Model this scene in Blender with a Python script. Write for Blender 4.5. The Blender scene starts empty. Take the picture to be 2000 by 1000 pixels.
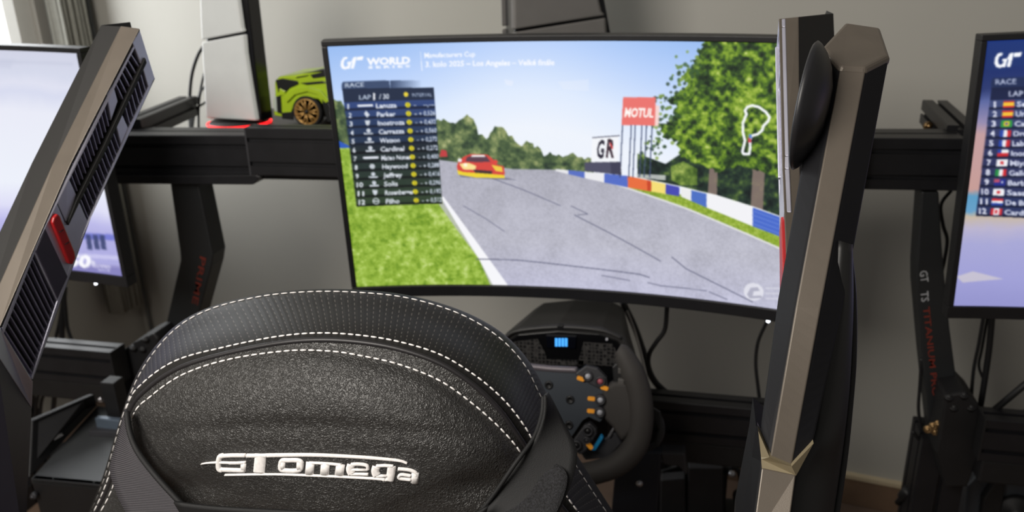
import bpy, bmesh, math, random
import numpy as np
from mathutils import Vector, Matrix
from mathutils.bvhtree import BVHTree

random.seed(7); rng = np.random.default_rng(7)
SC = bpy.context.scene
COL = SC.collection
RAD = math.radians

# ------------------------------------------------------------------ camera
CAM_YAW, CAM_PITCH, CAM_ROLL, F, H = RAD(13), RAD(20), RAD(1.5), 1600.0, 1.3
_r0 = Vector((math.cos(CAM_YAW), math.sin(CAM_YAW), 0))
_f0 = Vector((-math.sin(CAM_YAW), math.cos(CAM_YAW), 0))
_z = Vector((0, 0, 1))
FWD = math.cos(CAM_PITCH) * _f0 - math.sin(CAM_PITCH) * _z
_u = math.sin(CAM_PITCH) * _f0 + math.cos(CAM_PITCH) * _z
RGT = _r0 * math.cos(CAM_ROLL) - _u * math.sin(CAM_ROLL)
UP = _u * math.cos(CAM_ROLL) + _r0 * math.sin(CAM_ROLL)
EYE = Vector((0, 0, H))
cam_data = bpy.data.cameras.new('camera')
cam = bpy.data.objects.new('camera', cam_data); COL.objects.link(cam)
cam.matrix_world = Matrix(((RGT.x, UP.x, -FWD.x, EYE.x), (RGT.y, UP.y, -FWD.y, EYE.y), (RGT.z, UP.z, -FWD.z, EYE.z), (0, 0, 0, 1)))
cam_data.sensor_width = 36; cam_data.lens = 36 * F / 2000
cam_data.clip_start = 0.02
cam_data.dof.use_dof = True; cam_data.dof.focus_distance = 0.62; cam_data.dof.aperture_fstop = 9.0
SC.camera = cam

# ------------------------------------------------------------------ light
world = bpy.data.worlds.new('room_ambient'); SC.world = world; world.use_nodes = True
world.node_tree.nodes['Background'].inputs[0].default_value = (1.0, 0.95, 0.88, 1)
world.node_tree.nodes['Background'].inputs[1].default_value = 0.15
def area(name, loc, target, size, power, color, size_y=None):
    l = bpy.data.lights.new(name, 'AREA'); l.energy = power; l.color = color
    l.shape = 'RECTANGLE'; l.size = size; l.size_y = size_y or size
    o = bpy.data.objects.new(name, l); COL.objects.link(o); o.location = loc
    o.rotation_euler = (Vector(target) - Vector(loc)).to_track_quat('-Z', 'Y').to_euler()
    return o
area('window_daylight', (-1.846, 1.779, 1.45), (-0.861, 1.609, 1.45), 0.55, 12.0, (0.95, 0.98, 1.0), 1.2)
area('rear_fill_light', (-0.9, -0.45, 1.95), (-0.35, 0.9, 0.85), 0.9, 37, (1.0, 0.945, 0.87))  # added fill light, unseen behind the camera, brightens seat, logo and wall
SC.view_settings.view_transform = 'Standard'; SC.view_settings.look = 'None'
SC.view_settings.gamma = 1; SC.view_settings.use_curve_mapping = False
SC.view_settings.exposure = 0.0

# ------------------------------------------------------------------ helpers
def ray(x, y): return FWD + RGT * ((x - 1000) / F) - UP * ((y - 500) / F)
def P(x, y, Y):
    d = ray(x, y); return EYE + d * (Y / d.y)
def PZ(x, y, z):
    d = ray(x, y); return EYE + d * ((z - H) / d.z)
def onplane(x, y, p0, n):
    d = ray(x, y); return EYE + d * ((Vector(p0) - EYE).dot(n) / d.dot(n))
def srgb(c):
    o = []
    for v in c:
        v /= 255.0
        o.append(v / 12.92 if v <= 0.04045 else ((v + 0.055) / 1.055) ** 2.4)
    return tuple(o)

_mats = {}
def M(name, rgb, rough=0.5, metal=0.0, var=0.08, vscale=30, bump=0.0, bscale=200, kind='noise', spec=0.5, emit=0, coat=0):
    if name in _mats: return _mats[name]
    m = bpy.data.materials.new(name); m.use_nodes = True; _mats[name] = m
    nt = m.node_tree; b = nt.nodes['Principled BSDF']
    c = srgb(rgb) + (1,)
    tc = nt.nodes.new('ShaderNodeTexCoord')
    nz = nt.nodes.new('ShaderNodeTexNoise'); nz.inputs['Scale'].default_value = vscale; nz.inputs['Detail'].default_value = 4
    nt.links.new(tc.outputs['Object'], nz.inputs['Vector'])
    rp = nt.nodes.new('ShaderNodeValToRGB')
    rp.color_ramp.elements[0].position = 0.3; rp.color_ramp.elements[1].position = 0.7
    rp.color_ramp.elements[0].color = tuple(v * (1 - var) for v in c[:3]) + (1,)
    rp.color_ramp.elements[1].color = tuple(min(1, v * (1 + var)) for v in c[:3]) + (1,)
    nt.links.new(nz.outputs['Fac'], rp.inputs['Fac'])
    nt.links.new(rp.outputs['Color'], b.inputs['Base Color'])
    b.inputs['Roughness'].default_value = rough; b.inputs['Metallic'].default_value = metal
    b.inputs['Specular IOR Level'].default_value = spec
    b.inputs['Coat Weight'].default_value = coat
    if emit:
        nt.links.new(rp.outputs['Color'], b.inputs['Emission Color']); b.inputs['Emission Strength'].default_value = emit
    if bump:
        if kind == 'leather':
            wn = nt.nodes.new('ShaderNodeTexNoise'); wn.inputs['Scale'].default_value = bscale * 0.5
            nt.links.new(tc.outputs['Object'], wn.inputs['Vector'])
            mx = nt.nodes.new('ShaderNodeMix'); mx.data_type = 'VECTOR'; mx.inputs['Factor'].default_value = 0.012
            nt.links.new(tc.outputs['Object'], mx.inputs[4]); nt.links.new(wn.outputs['Color'], mx.inputs[5])
            t = nt.nodes.new('ShaderNodeTexVoronoi'); t.feature = 'DISTANCE_TO_EDGE'; t.inputs['Scale'].default_value = bscale
            nt.links.new(mx.outputs[1], t.inputs['Vector'])
            sm = nt.nodes.new('ShaderNodeMapRange'); sm.interpolation_type = 'SMOOTHSTEP'; sm.inputs['From Max'].default_value = 0.35
            nt.links.new(t.outputs['Distance'], sm.inputs['Value']); h = sm.outputs['Result']
        else:
            t = nt.nodes.new('ShaderNodeTexNoise'); t.inputs['Scale'].default_value = bscale; t.inputs['Detail'].default_value = 3
            nt.links.new(tc.outputs['Object'], t.inputs['Vector']); h = t.outputs['Fac']
        bp = nt.nodes.new('ShaderNodeBump'); bp.inputs['Strength'].default_value = bump; bp.inputs['Distance'].default_value = 0.001
        nt.links.new(h, bp.inputs['Height']); nt.links.new(bp.outputs['Normal'], b.inputs['Normal'])
    return m

def mesh(name, verts, faces, mat, parent=None, smooth=False, bevel=0, recalc=True, seg=2):
    me = bpy.data.meshes.new(name)
    me.from_pydata([tuple(v) for v in verts], [], [tuple(f) for f in faces])
    if recalc:
        bm = bmesh.new(); bm.from_mesh(me); bmesh.ops.recalc_face_normals(bm, faces=bm.faces); bm.to_mesh(me); bm.free()
    if smooth: me.polygons.foreach_set('use_smooth', [True] * len(me.polygons))
    if mat: me.materials.append(mat)
    o = bpy.data.objects.new(name, me); COL.objects.link(o)
    if parent: child(o, parent)
    if bevel:
        md = o.modifiers.new('bevel', 'BEVEL'); md.width = bevel; md.segments = seg; md.limit_method = 'ANGLE'; md.angle_limit = RAD(35)
    return o
def child(o, parent):
    o.parent = parent
    o.matrix_parent_inverse = Matrix.Translation(-world_loc(parent))
def world_loc(o):
    if o.parent is None: return Vector(o.location)
    return world_loc(o.parent) + o.matrix_parent_inverse.translation + Vector(o.location)
def tag(o, label, cat, group=None):
    o['label'] = label; o['category'] = cat
    if group: o['group'] = group
    return o
def thing(name, label, cat, loc, group=None):
    o = bpy.data.objects.new(name, None); COL.objects.link(o); o.location = loc; o.empty_display_size = 0.05
    return tag(o, label, cat, group)
def struct(o): o['kind'] = 'structure'; return o
def stuff(o): o['kind'] = 'stuff'; return o

def loft(rings, close=True, caps=True):
    n = len(rings[0]); v = [p for r in rings for p in r]; f = []
    for i in range(len(rings) - 1):
        for j in range(n if close else n - 1):
            k = (j + 1) % n
            f.append((i * n + j, i * n + k, (i + 1) * n + k, (i + 1) * n + j))
    if caps and close:
        f.append(tuple(range(n))[::-1]); f.append(tuple((len(rings) - 1) * n + j for j in range(n)))
    return v, f
def extrude(poly, d):
    """closed slab: polygon of Vectors swept by vector d"""
    d = Vector(d); return loft([poly, [p + d for p in poly]])
def pxslab(name, px, Y, thick, mat, parent=None, bevel=0.002, smooth=False):
    v, f = extrude([P(x, y, Y) for x, y in px], (0, thick, 0))
    return mesh(name, v, f, mat, parent, smooth, bevel)
def box(name, c, s, mat, parent=None, bevel=0.002, rot=None):
    c = Vector(c); v = []
    for x in (-1, 1):
        for y in (-1, 1):
            for z in (-1, 1):
                p = Vector((x * s[0] / 2, y * s[1] / 2, z * s[2] / 2))
                v.append(c + (rot @ p if rot else p))
    f = [(0, 1, 3, 2), (4, 6, 7, 5), (0, 4, 5, 1), (2, 3, 7, 6), (0, 2, 6, 4), (1, 5, 7, 3)]
    return mesh(name, v, f, mat, parent, False, bevel)
def crom(pts, n=8):
    pts = [Vector(p) for p in pts]
    if len(pts) < 3: return pts
    out = []
    for i in range(len(pts) - 1):
        p0 = pts[max(i - 1, 0)]; p1 = pts[i]; p2 = pts[i + 1]; p3 = pts[min(i + 2, len(pts) - 1)]
        for k in range(n):
            t = k / n
            out.append(0.5 * ((2 * p1) + (p2 - p0) * t + (2 * p0 - 5 * p1 + 4 * p2 - p3) * t * t + (3 * p1 - p0 - 3 * p2 + p3) * t ** 3))
    out.append(pts[-1]); return out
def frames(path):
    T = []
    for i in range(len(path)):
        t = path[min(i + 1, len(path) - 1)] - path[max(i - 1, 0)]
        T.append(t.normalized())
    a = Vector((0, 0, 1)) if abs(T[0].z) < 0.9 else Vector((1, 0, 0))
    n = (a - T[0] * a.dot(T[0])).normalized(); out = []
    for t in T:
        n = (n - t * n.dot(t)).normalized(); out.append((t, n, t.cross(n)))
    return out
def tube_geo(pts, r, seg=10, n=8, smoothpath=True):
    path = crom(pts, n) if smoothpath else [Vector(p) for p in pts]
    rr = r if callable(r) else (lambda t: r)
    rings = []
    for i, (p, (t, a, b)) in enumerate(zip(path, frames(path))):
        q = rr(i / (len(path) - 1))
        rings.append([p + (a * math.cos(k * 2 * math.pi / seg) + b * math.sin(k * 2 * math.pi / seg)) * q for k in range(seg)])
    return loft(rings)
def tube(name, pts, r, mat, parent=None, seg=10, n=8, smoothpath=True):
    v, f = tube_geo(pts, r, seg, n, smoothpath)
    return mesh(name, v, f, mat, parent, True)
def lathe(name, c, axis, prof, mat, parent=None, seg=24, smooth=True, bevel=0):
    axis = Vector(axis).normalized(); a = axis.orthogonal().normalized(); b = axis.cross(a); c = Vector(c)
    rings = [[c + axis * h + (a * math.cos(2 * math.pi * k / seg) + b * math.sin(2 * math.pi * k / seg)) * max(r, 1e-5) for k in range(seg)] for r, h in prof]
    v, f = loft(rings)
    return mesh(name, v, f, mat, parent, smooth, bevel)
def merge(geos):
    V, Fc = [], []
    for v, f in geos:
        o = len(V); V += list(v); Fc += [tuple(i + o for i in q) for q in f]
    return V, Fc
def rail(name, p0, p1, w, h, mat, parent=None, slots=2, up=(0, 0, 1)):
    """aluminium T-slot profile from p0 to p1 (axis through the centre), w deep, h high"""
    p0, p1 = Vector(p0), Vector(p1); t = (p1 - p0).normalized(); u = Vector(up); u = (u - t * u.dot(t)).normalized(); s = t.cross(u)
    g, dp = 0.004, 0.007
    def side(L, k):
        q = [(-L / 2 + 0.0015, 0)]
        for i in range(k):
            c = -L / 2 + L * (i + 0.5) / k
            q += [(c - g, 0), (c - g, dp * 0.5), (c - g * 1.4, dp * 0.6), (c - g * 1.4, dp), (c + g * 1.4, dp), (c + g * 1.4, dp * 0.6), (c + g, dp * 0.5), (c + g, 0)]
        return q + [(L / 2 - 0.0015, 0)]
    prof = []
    prof += [(-w / 2 + d, a) for a, d in side(h, slots)]
    prof += [(a, h / 2 - d) for a, d in side(w, 1)]
    prof += [(w / 2 - d, -a) for a, d in side(h, slots)]
    prof += [(-a, -h / 2 + d) for a, d in side(w, 1)]
    ring0 = [p0 + s * a + u * b for a, b in prof]; ring1 = [q + (p1 - p0) for q in ring0]
    v, f = loft([ring0, ring1])
    return mesh(name, v, f, mat, parent)

# ------------------------------------------------------------------ materials
m_wall = M('wall_paint', (174, 172, 165), 0.9, var=0.02, vscale=3, bump=0.1, bscale=300)
m_black = M('anodised_black', (26, 26, 29), 0.42, var=0.15, spec=0.4)
m_blk2 = M('powder_black', (20, 20, 22), 0.55, var=0.2, bump=0.15, bscale=900)
m_grey = M('charcoal_plastic', (52, 52, 56), 0.5, var=0.08, bump=0.1, bscale=1500)
m_bezel = M('monitor_black', (24, 24, 27), 0.45, var=0.1)
m_bronze = M('satin_bronze', (108, 100, 91), 0.42, 0.35, var=0.06, bump=0.08, bscale=1800)
m_slate = M('slate_plastic', (214, 214, 230), 0.42, 0.8, var=0.05, bump=0.06, bscale=1800)
m_dark = M('dark_plastic', (21, 20, 19), 0.6, var=0.06, bump=0.06, bscale=1500)
m_void = M('vent_black', (7, 7, 10), 0.8, var=0.1)
m_red = M('red_plastic', (170, 28, 32), 0.4, var=0.08)
m_white = M('matte_white', (222, 226, 226), 0.45, var=0.02)
m_brass = M('brass_bolt', (150, 122, 84), 0.3, 0.9, var=0.15)
m_steel = M('bright_steel', (190, 190, 195), 0.25, 0.9, var=0.1)
m_cable = M('cable_rubber', (22, 22, 24), 0.5, var=0.1)
m_thread = M('white_thread', (244, 240, 238), 0.75, var=0.1, vscale=400, bump=0.3, bscale=2500)
m_leather = M('black_leather', (46, 45, 44), 0.43, var=0.12, vscale=60, bump=0.5, bscale=360, kind='leather', spec=0.65)
m_smooth = M('smooth_leather', (36, 34, 36), 0.45, var=0.06, vscale=60, bump=0.05, bscale=900)

# ------------------------------------------------------------------ room
WA, WB = PZ(1690, 985, 0), PZ(240, 692, 0)
wd = (WB - WA).normalized(); wn = Vector((wd.y, -wd.x, 0)); wn = wn if wn.y < 0 else -wn     # wall normal, towards the camera
def on_wall(x, y): return onplane(x, y, WA, wn)
corner = on_wall(172, 60); corner.z = 0
right_end = WA - wd * 2.2
HC = 2.5
def quad_slab(name, a, b, z0, z1, n, t, mat):
    poly = [Vector((a.x, a.y, z0)), Vector((b.x, b.y, z0)), Vector((b.x, b.y, z1)), Vector((a.x, a.y, z1))]
    v, f = extrude(poly, n * -t); return struct(mesh(name, v, f, mat))
quad_slab('wall_back', right_end, corner, 0, HC, wn, 0.1, m_wall)
ln = -wd                                             # left wall normal points right
fc = corner + wn * 3.2
# left wall with a window opening
def wall_a(px): return (onplane(px, 50, corner, ln) - corner).dot(wn)
wy0 = wall_a(76); wy1 = wy0 + 0.6; wz0, wz1 = 0.75, 2.2
lw = []
def lwp(a, z): return corner + wn * a + Vector((0, 0, z))
for (a0, a1, z0, z1) in ((0, wy0, 0, HC), (wy1, 3.2, 0, HC), (wy0, wy1, 0, wz0), (wy0, wy1, wz1, HC)):
    lw.append(extrude([lwp(a0, z0), lwp(a1, z0), lwp(a1, z1), lwp(a0, z1)], ln * -0.12))
v, f = merge(lw); struct(mesh('wall_left', v, f, m_wall))
floor_m = M('brown_floor', (112, 92, 78), 0.6, var=0.2, vscale=8)
struct(mesh('floor', [(-4.2, -2.2, 0), (4.2, -2.2, 0), (4.2, 3.4, 0), (-4.2, 3.4, 0), (-4.2, -2.2, -.05), (4.2, -2.2, -.05), (4.2, 3.4, -.05), (-4.2, 3.4, -.05)],
            [(0, 1, 2, 3), (4, 7, 6, 5), (0, 4, 5, 1), (1, 5, 6, 2), (2, 6, 7, 3), (3, 7, 4, 0)], floor_m))
m_skirt = M('skirting_wood', (122, 98, 78), 0.6, var=0.15, vscale=12)
m_skirt_lit = M('skirting_lit_top', (196, 180, 150), 0.5, var=0.05)  # lit top edge of the wood skirting, painted as a paler strip
v, f = extrude([right_end, corner, corner + Vector((0, 0, .075)), right_end + Vector((0, 0, .075))], wn * 0.014)
struct(mesh('baseboard_back', v, f, m_skirt, None, False, 0.002))
v, f = extrude([right_end + Vector((0, 0, .075)), corner + Vector((0, 0, .075)), corner + Vector((0, 0, .085)), right_end + Vector((0, 0, .085))], wn * 0.017)
struct(mesh('trim_1', v, f, m_skirt_lit))
# window: frame, mullion and a bright milky pane
wf = bpy.data.objects.new('window_1', None); COL.objects.link(wf); wf.location = lwp((wy0 + wy1) / 2, wz0); struct(wf)
m_frame = M('window_frame_white', (215, 215, 210), 0.4, var=0.02)
m_pane = M('daylit_pane', (246, 248, 250), 0.1, var=0.01, vscale=2, emit=1.05)
def wbar(a0, a1, z0, z1, d0, d1, nm, mt):
    v, f = extrude([lwp(a0, z0) + ln * d0, lwp(a1, z0) + ln * d0, lwp(a1, z1) + ln * d0, lwp(a0, z1) + ln * d0], ln * (d1 - d0))
    return mesh(nm, v, f, mt, wf)
wbar(wy0, wy0 + .05, wz0, wz1, -.1, -.02, 'window_frame', m_frame); wbar(wy1 - .05, wy1, wz0, wz1, -.1, -.02, 'window_frame', m_frame)
wbar(wy0, wy1, wz0, wz0 + .05, -.1, -.02, 'window_frame', m_frame); wbar(wy0, wy1, wz1 - .05, wz1, -.1, -.02, 'window_frame', m_frame)
wbar(wy0 + .05, wy1 - .05, wz0 + .05, wz1 - .05, -.075, -.065, 'window_pane', m_pane)
# curtain hanging at the window's far side
m_curtain = M('grey_curtain', (150, 150, 142), 0.9, var=0.05, vscale=60, bump=0.3, bscale=900)
ca0, ca1 = wall_a(138), wall_a(80)
rings = []
for z in np.linspace(0.25, 2.35, 12):
    row = []
    for i in range(61):
        a = ca0 + (ca1 - ca0) * i / 60
        d = 0.055 + 0.022 * math.sin(i * 0.62 + 0.15 * math.sin(z * 3)) + 0.008 * math.sin(i * 1.7 + z)
        row.append(lwp(a, z) + ln * d)
    rings.append(row)
v, f = loft(rings, close=False)
cu = mesh('curtain', v, f, m_curtain, None, True)
md = cu.modifiers.new('thick', 'SOLIDIFY'); md.thickness = 0.004
tag(cu, 'grey fabric curtain hanging in folds beside the bright window', 'curtain')
# ------------------------------------------------------------------ monitors
MW, MH, MR = 0.70, 0.394, 1.5
class Pose:
    def __init__(s, X, Y, Z, yaw, tilt, roll):
        s.T = Vector((X, Y, Z))
        s.R = Matrix.Rotation(yaw, 3, 'Z') @ Matrix.Rotation(tilt, 3, 'X') @ Matrix.Rotation(-roll, 3, 'Y')
    def pt(s, a, v, d=0.0):
        """a: arc length from centre, v: height, d: offset behind the screen surface"""
        r = MR + d
        return s.T + s.R @ Vector((r * math.sin(a / MR), r * math.cos(a / MR) - MR, v))
    def uv(s, x, y):
        o = s.R.transposed() @ (EYE - s.T); d = s.R.transposed() @ ray(x, y)
        oy = o.y + MR
        A = d.x ** 2 + d.y ** 2; B = 2 * (o.x * d.x + oy * d.y); Cc = o.x ** 2 + oy ** 2 - MR ** 2
        t = (-B + math.sqrt(B * B - 4 * A * Cc)) / (2 * A)
        q = o + d * t
        return (0.5 + MR * math.atan2(q.x, q.y + MR) / MW, 0.5 - q.z / MH)

_txt = {}
def text_tris(s, bold=0.0, shear=0.0):
    k = (s, bold, shear)
    if k in _txt: return _txt[k]
    c = bpy.data.curves.new('t', 'FONT'); c.body = s; c.offset = bold; c.resolution_u = 2; c.fill_mode = 'FRONT'; c.shear = shear
    o = bpy.data.objects.new('t', c); COL.objects.link(o)
    dg = bpy.context.evaluated_depsgraph_get(); e = o.evaluated_get(dg); me = e.to_mesh()
    me.calc_loop_triangles()
    V = np.array([v.co[:2] for v in me.vertices]) if len(me.vertices) else np.zeros((0, 2))
    Tt = np.array([t.vertices[:] for t in me.loop_triangles], int)
    e.to_mesh_clear(); bpy.data.objects.remove(o); bpy.data.curves.remove(c)
    if len(V):
        V[:, 0] -= V[:, 0].min(); w = V[:, 0].max()
    else: w = 1
    _txt[k] = (V, Tt, max(w, 1e-3)); return _txt[k]

class Canvas:
    """a small software painter for what the screens show; colours in sRGB 0-255"""
    def __init__(s, W, Hh, pose, SS=2):
        s.W, s.H, s.pose, s.SS = W * SS, Hh * SS, pose, SS
        s.a = np.zeros((s.H, s.W, 3)); s.cache = {}
    def xy(s, p):
        u, v = s.pose.uv(*p); return (u * s.W, v * s.H)
    def mask(s, poly, raw=False):
        q = np.array(poly if raw else [s.xy(p) for p in poly], float)
        x0, y0 = np.floor(q.min(0)).astype(int) - 1; x1, y1 = np.ceil(q.max(0)).astype(int) + 1
        x0, y0 = max(x0, 0), max(y0, 0); x1, y1 = min(x1, s.W), min(y1, s.H)
        if x1 <= x0 or y1 <= y0: return None
        X, Y = np.meshgrid(np.arange(x0, x1) + .5, np.arange(y0, y1) + .5)
        ins = np.zeros(X.shape, bool); n = len(q)
        for i in range(n):
            ax, ay = q[i]; bx, by = q[(i + 1) % n]
            if ay == by: continue
            c = ((ay > Y) != (by > Y)) & (X < (bx - ax) * (Y - ay) / (by - ay) + ax)
            ins ^= c
        return (slice(y0, y1), slice(x0, x1)), ins
    def fill(s, poly, col, alpha=1.0, raw=False, tex=None):
        r = s.mask(poly, raw)
        if r is None: return
        sl, m = r; c = np.array(col, float)
        if tex is not None: c = tex[sl]
        cur = s.a[sl]; al = (m * alpha)[..., None]
        s.a[sl] = cur * (1 - al) + c * al
    def line(s, pts, w, col, alpha=1.0, closed=False):
        q = [Vector(s.xy(p)) for p in pts]
        k = s.W / 900.0
        n = len(q)
        for i in range(n if closed else n - 1):
            a, b = q[i], q[(i + 1) % n]; d = (b - a)
            if d.length < 1e-6: continue
            d.normalize(); nn = Vector((-d.y, d.x)) * w * k / 2; e = d * w * k * 0.25
            s.fill([a - e + nn, b + e + nn, b + e - nn, a - e - nn], col, alpha, True)
    def disc(s, c, r, col, alpha=1.0):
        q = s.xy(c); k = s.W / 900.0
        s.fill([(q[0] + r * k * math.cos(t), q[1] + r * k * math.sin(t)) for t in np.linspace(0, 6.283, 20)[:-1]], col, alpha, True)
    def text(s, st, p0, p1, cap, col, bold=0.02, shear=0.0, alpha=1.0):
        """baseline from photo point p0 to p1, capital height cap in photo pixels"""
        V, T, w = text_tris(st, bold, shear)
        if st == '1': w *= 2.1
        a = np.array(s.xy(p0)); b = np.array(s.xy(p1)); c = np.array(s.xy((p0[0], p0[1] - cap)))
        Q = a + np.outer(V[:, 0] / w, b - a) + np.outer(V[:, 1] / 0.70, c - a)
        for t in T: s.fill(Q[t], col, alpha, True)
    def noise(s, cell, oct=4):
        out = np.zeros((s.H, s.W)); amp = 1; tot = 0
        for o in range(oct):
            cc = max(cell / 2 ** o, 1.5); h, w = int(s.H / cc) + 3, int(s.W / cc) + 3
            g = rng.random((h, w)); yy = np.arange(s.H) / cc; xx = np.arange(s.W) / cc
            yi = yy.astype(int); xi = xx.astype(int); fy = (yy - yi)[:, None]; fx = (xx - xi)[None]
            fy = fy * fy * (3 - 2 * fy); fx = fx * fx * (3 - 2 * fx)
            n = (g[np.ix_(yi, xi)] * (1 - fx) + g[np.ix_(yi, xi + 1)] * fx) * (1 - fy) + (g[np.ix_(yi + 1, xi)] * (1 - fx) + g[np.ix_(yi + 1, xi + 1)] * fx) * fy
            out += n * amp; tot += amp; amp *= 0.6
        return out / tot
    def ramp(s, n, stops):
        xs = [a for a, _ in stops]
        return np.stack([np.interp(n, xs, [c[i] for _, c in stops]) for i in range(3)], -1)
    def final(s):
        k = s.SS
        return s.a.reshape(s.H // k, k, s.W // k, k, 3).mean((1, 3))

def screen_mesh(pose, img, parent, strength=1.0):
    h, w = img.shape[:2]
    img = np.concatenate([img, img[:, -1:]], 1); img = np.concatenate([img, img[-1:]], 0)
    img[1:-1, 1:-1] = (img[1:-1, 1:-1] + img[:-2, 1:-1] + img[1:-1, :-2] + img[:-2, :-2]) / 4
    lin = np.clip(img / 255, 0, 1); lin = np.where(lin <= .04045, lin / 12.92, ((lin + .055) / 1.055) ** 2.4)
    a = np.linspace(-MW / 2, MW / 2, w + 1); v = np.linspace(MH / 2, -MH / 2, h + 1)
    A, V = np.meshgrid(a, v)
    L = np.stack([MR * np.sin(A / MR), MR * np.cos(A / MR) - MR, V], -1).reshape(-1, 3)
    Wp = L @ np.array(pose.R).T + np.array(pose.T)
    idx = np.arange((w + 1) * (h + 1)).reshape(h + 1, w + 1)
    q = np.stack([idx[:-1, :-1], idx[1:, :-1], idx[1:, 1:], idx[:-1, 1:]], -1).reshape(-1)
    me = bpy.data.meshes.new('screen'); n = w * h
    me.vertices.add(len(Wp)); me.vertices.foreach_set('co', Wp.reshape(-1).astype(np.float32))
    me.loops.add(n * 4); me.loops.foreach_set('vertex_index', q.astype(np.int32))
    me.polygons.add(n); me.polygons.foreach_set('loop_start', np.arange(0, n * 4, 4, dtype=np.int32))
    me.update(calc_edges=True); me.validate()
    ca = me.color_attributes.new('picture', 'FLOAT_COLOR', 'POINT')
    ca.data.foreach_set('color', np.concatenate([lin.reshape(-1, 3), np.ones((len(Wp), 1))], 1).reshape(-1).astype(np.float32))
    if 'lcd_picture' not in _mats:
        m = bpy.data.materials.new('lcd_picture'); m.use_nodes = True; nt = m.node_tree; b = nt.nodes['Principled BSDF']
        at = nt.nodes.new('ShaderNodeAttribute'); at.attribute_name = 'picture'
        b.inputs['Base Color'].default_value = (.01, .01, .012, 1); b.inputs['Roughness'].default_value = .5; b.inputs['Specular IOR Level'].default_value = .2
        nt.links.new(at.outputs['Color'], b.inputs['Emission Color']); b.inputs['Emission Strength'].default_value = 1.0
        _mats['lcd_picture'] = m
    me.materials.append(_mats['lcd_picture'])
    o = bpy.data.objects.new('screen', me); COL.objects.link(o); child(o, parent); return o

m_led = M('white_led', (240, 245, 255), 0.4, emit=4.0, var=0.01)
def arc_slab(pose, a0, a1, v0, v1, d0, d1, n=24):
    rings = []
    for i in range(n + 1):
        a = a0 + (a1 - a0) * i / n
        rings.append([pose.pt(a, v0, d0), pose.pt(a, v1, d0), pose.pt(a, v1, d1), pose.pt(a, v0, d1)])
    return loft(rings)
def monitor(label, pose, img, led, ml):
    base = pose.pt(0, -MH / 2 - .03, .05)
    t = thing('gaming_monitor', label, 'monitor', base, 'curved gaming monitors')
    screen_mesh(pose, img, t)
    sb, tb, bb = .0085, .0085, .020
    W2, H2 = MW / 2, MH / 2
    g = [arc_slab(pose, -W2 - sb, W2 + sb, H2, H2 + tb, -.004, .02), arc_slab(pose, -W2 - sb, W2 + sb, -H2 - bb, -H2, -.004, .02),
         arc_slab(pose, -W2 - sb, -W2, -H2, H2, -.004, .02, 1), arc_slab(pose, W2, W2 + sb, -H2, H2, -.004, .02, 1)]
    v, f = merge(g); mesh('bezel', v, f, m_bezel, t, False, .0012)
    rings = []
    for k, (s, d) in enumerate(((1.0, .003), (1.0, .022), (.93, .034), (.55, .052))):
        r = []
        for i in range(25):
            a = (-W2 - sb * .9 + (2 * W2 + 1.8 * sb) * i / 24) * s; r.append(pose.pt(a, -(H2 + bb * .9) * s, d))
        for i in range(24, -1, -1):
            a = (-W2 - sb * .9 + (2 * W2 + 1.8 * sb) * i / 24) * s; r.append(pose.pt(a, (H2 + tb * .9) * s, d))
        rings.append(r)
    v, f = loft(rings, True, False); o = 3 * 50
    f += [(o + i, o + i + 1, o + 48 - i, o + 49 - i) for i in range(24)]
    mesh('back_cover', v, f, m_bezel, t, True)
    if led is not None:
        c = pose.pt(led, -H2 - bb - .0022, .0)
        lathe('power_light', c, pose.R @ Vector((0, -1, 0)), [(.0001, -.003), (.0022, -.002), (.003, 0), (.0022, .002), (.0001, .003)], m_led, t, 12)
    # flat mounting bracket from the cover back to the cross rail
    c = pose.pt(0, 0, .05); d = pose.pt(0, 0, ml)
    box('mount_plate', (c + d) / 2, (.11, (d - c).length, .11), m_blk2, t, .003, pose.R)
    return t

def lerp(a, b, t): return tuple(x + (y - x) * t for x, y in zip(a, b))
# --- centre picture: a race seen from the car behind
pc = Pose(-.1931, 1.2145, .989, .0159, .0583, -.0002)
cv = Canvas(640, 360, pc)
yy = np.linspace(0, 1, cv.H)[:, None]; xx = np.linspace(0, 1, cv.W)[None]
sky = cv.ramp(np.clip(yy * 2.0 + 0.35 * np.exp(-((xx - .42) / .25) ** 2) - 0.12 * (xx < 0), 0, 1) + 0 * xx, [(0, (150, 186, 240)), (.35, (186, 210, 250)), (.7, (222, 234, 253)), (1, (238, 243, 252))])
cv.a[:] = sky
cl = cv.noise(90); cv.fill([(1090, 160), (1150, 155), (1150, 178), (1100, 175)], (232, 238, 250), .35)
cv.fill([(985, 155), (1003, 158), (1000, 168), (988, 166)], (236, 240, 252), .5)
n1 = cv.noise(26, 5); n2 = cv.noise(13, 4); n3 = cv.noise(60, 3); n4 = cv.noise(4, 2)
leaf_far = cv.ramp(n1 * .6 + n2 * .4, [(.25, (38, 52, 44)), (.42, (66, 86, 58)), (.55, (104, 122, 78)), (.7, (156, 164, 110)), (.8, (190, 196, 150))])
def blobs(tops, base, tex, jit=6):
    """a tree line: bumpy crest through tops, straight base"""
    q = []
    for i in range(len(tops) - 1):
        a, b = tops[i], tops[i + 1]; k = max(2, int(abs(b[0] - a[0]) / 5))
        for j in range(k):
            p = lerp(a, b, j / k); q.append((p[0] + random.uniform(-2, 2), p[1] + random.uniform(-jit, jit)))
    q.append(tops[-1]); cv.fill(q + base, (0, 0, 0), 1, False, tex)
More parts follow.
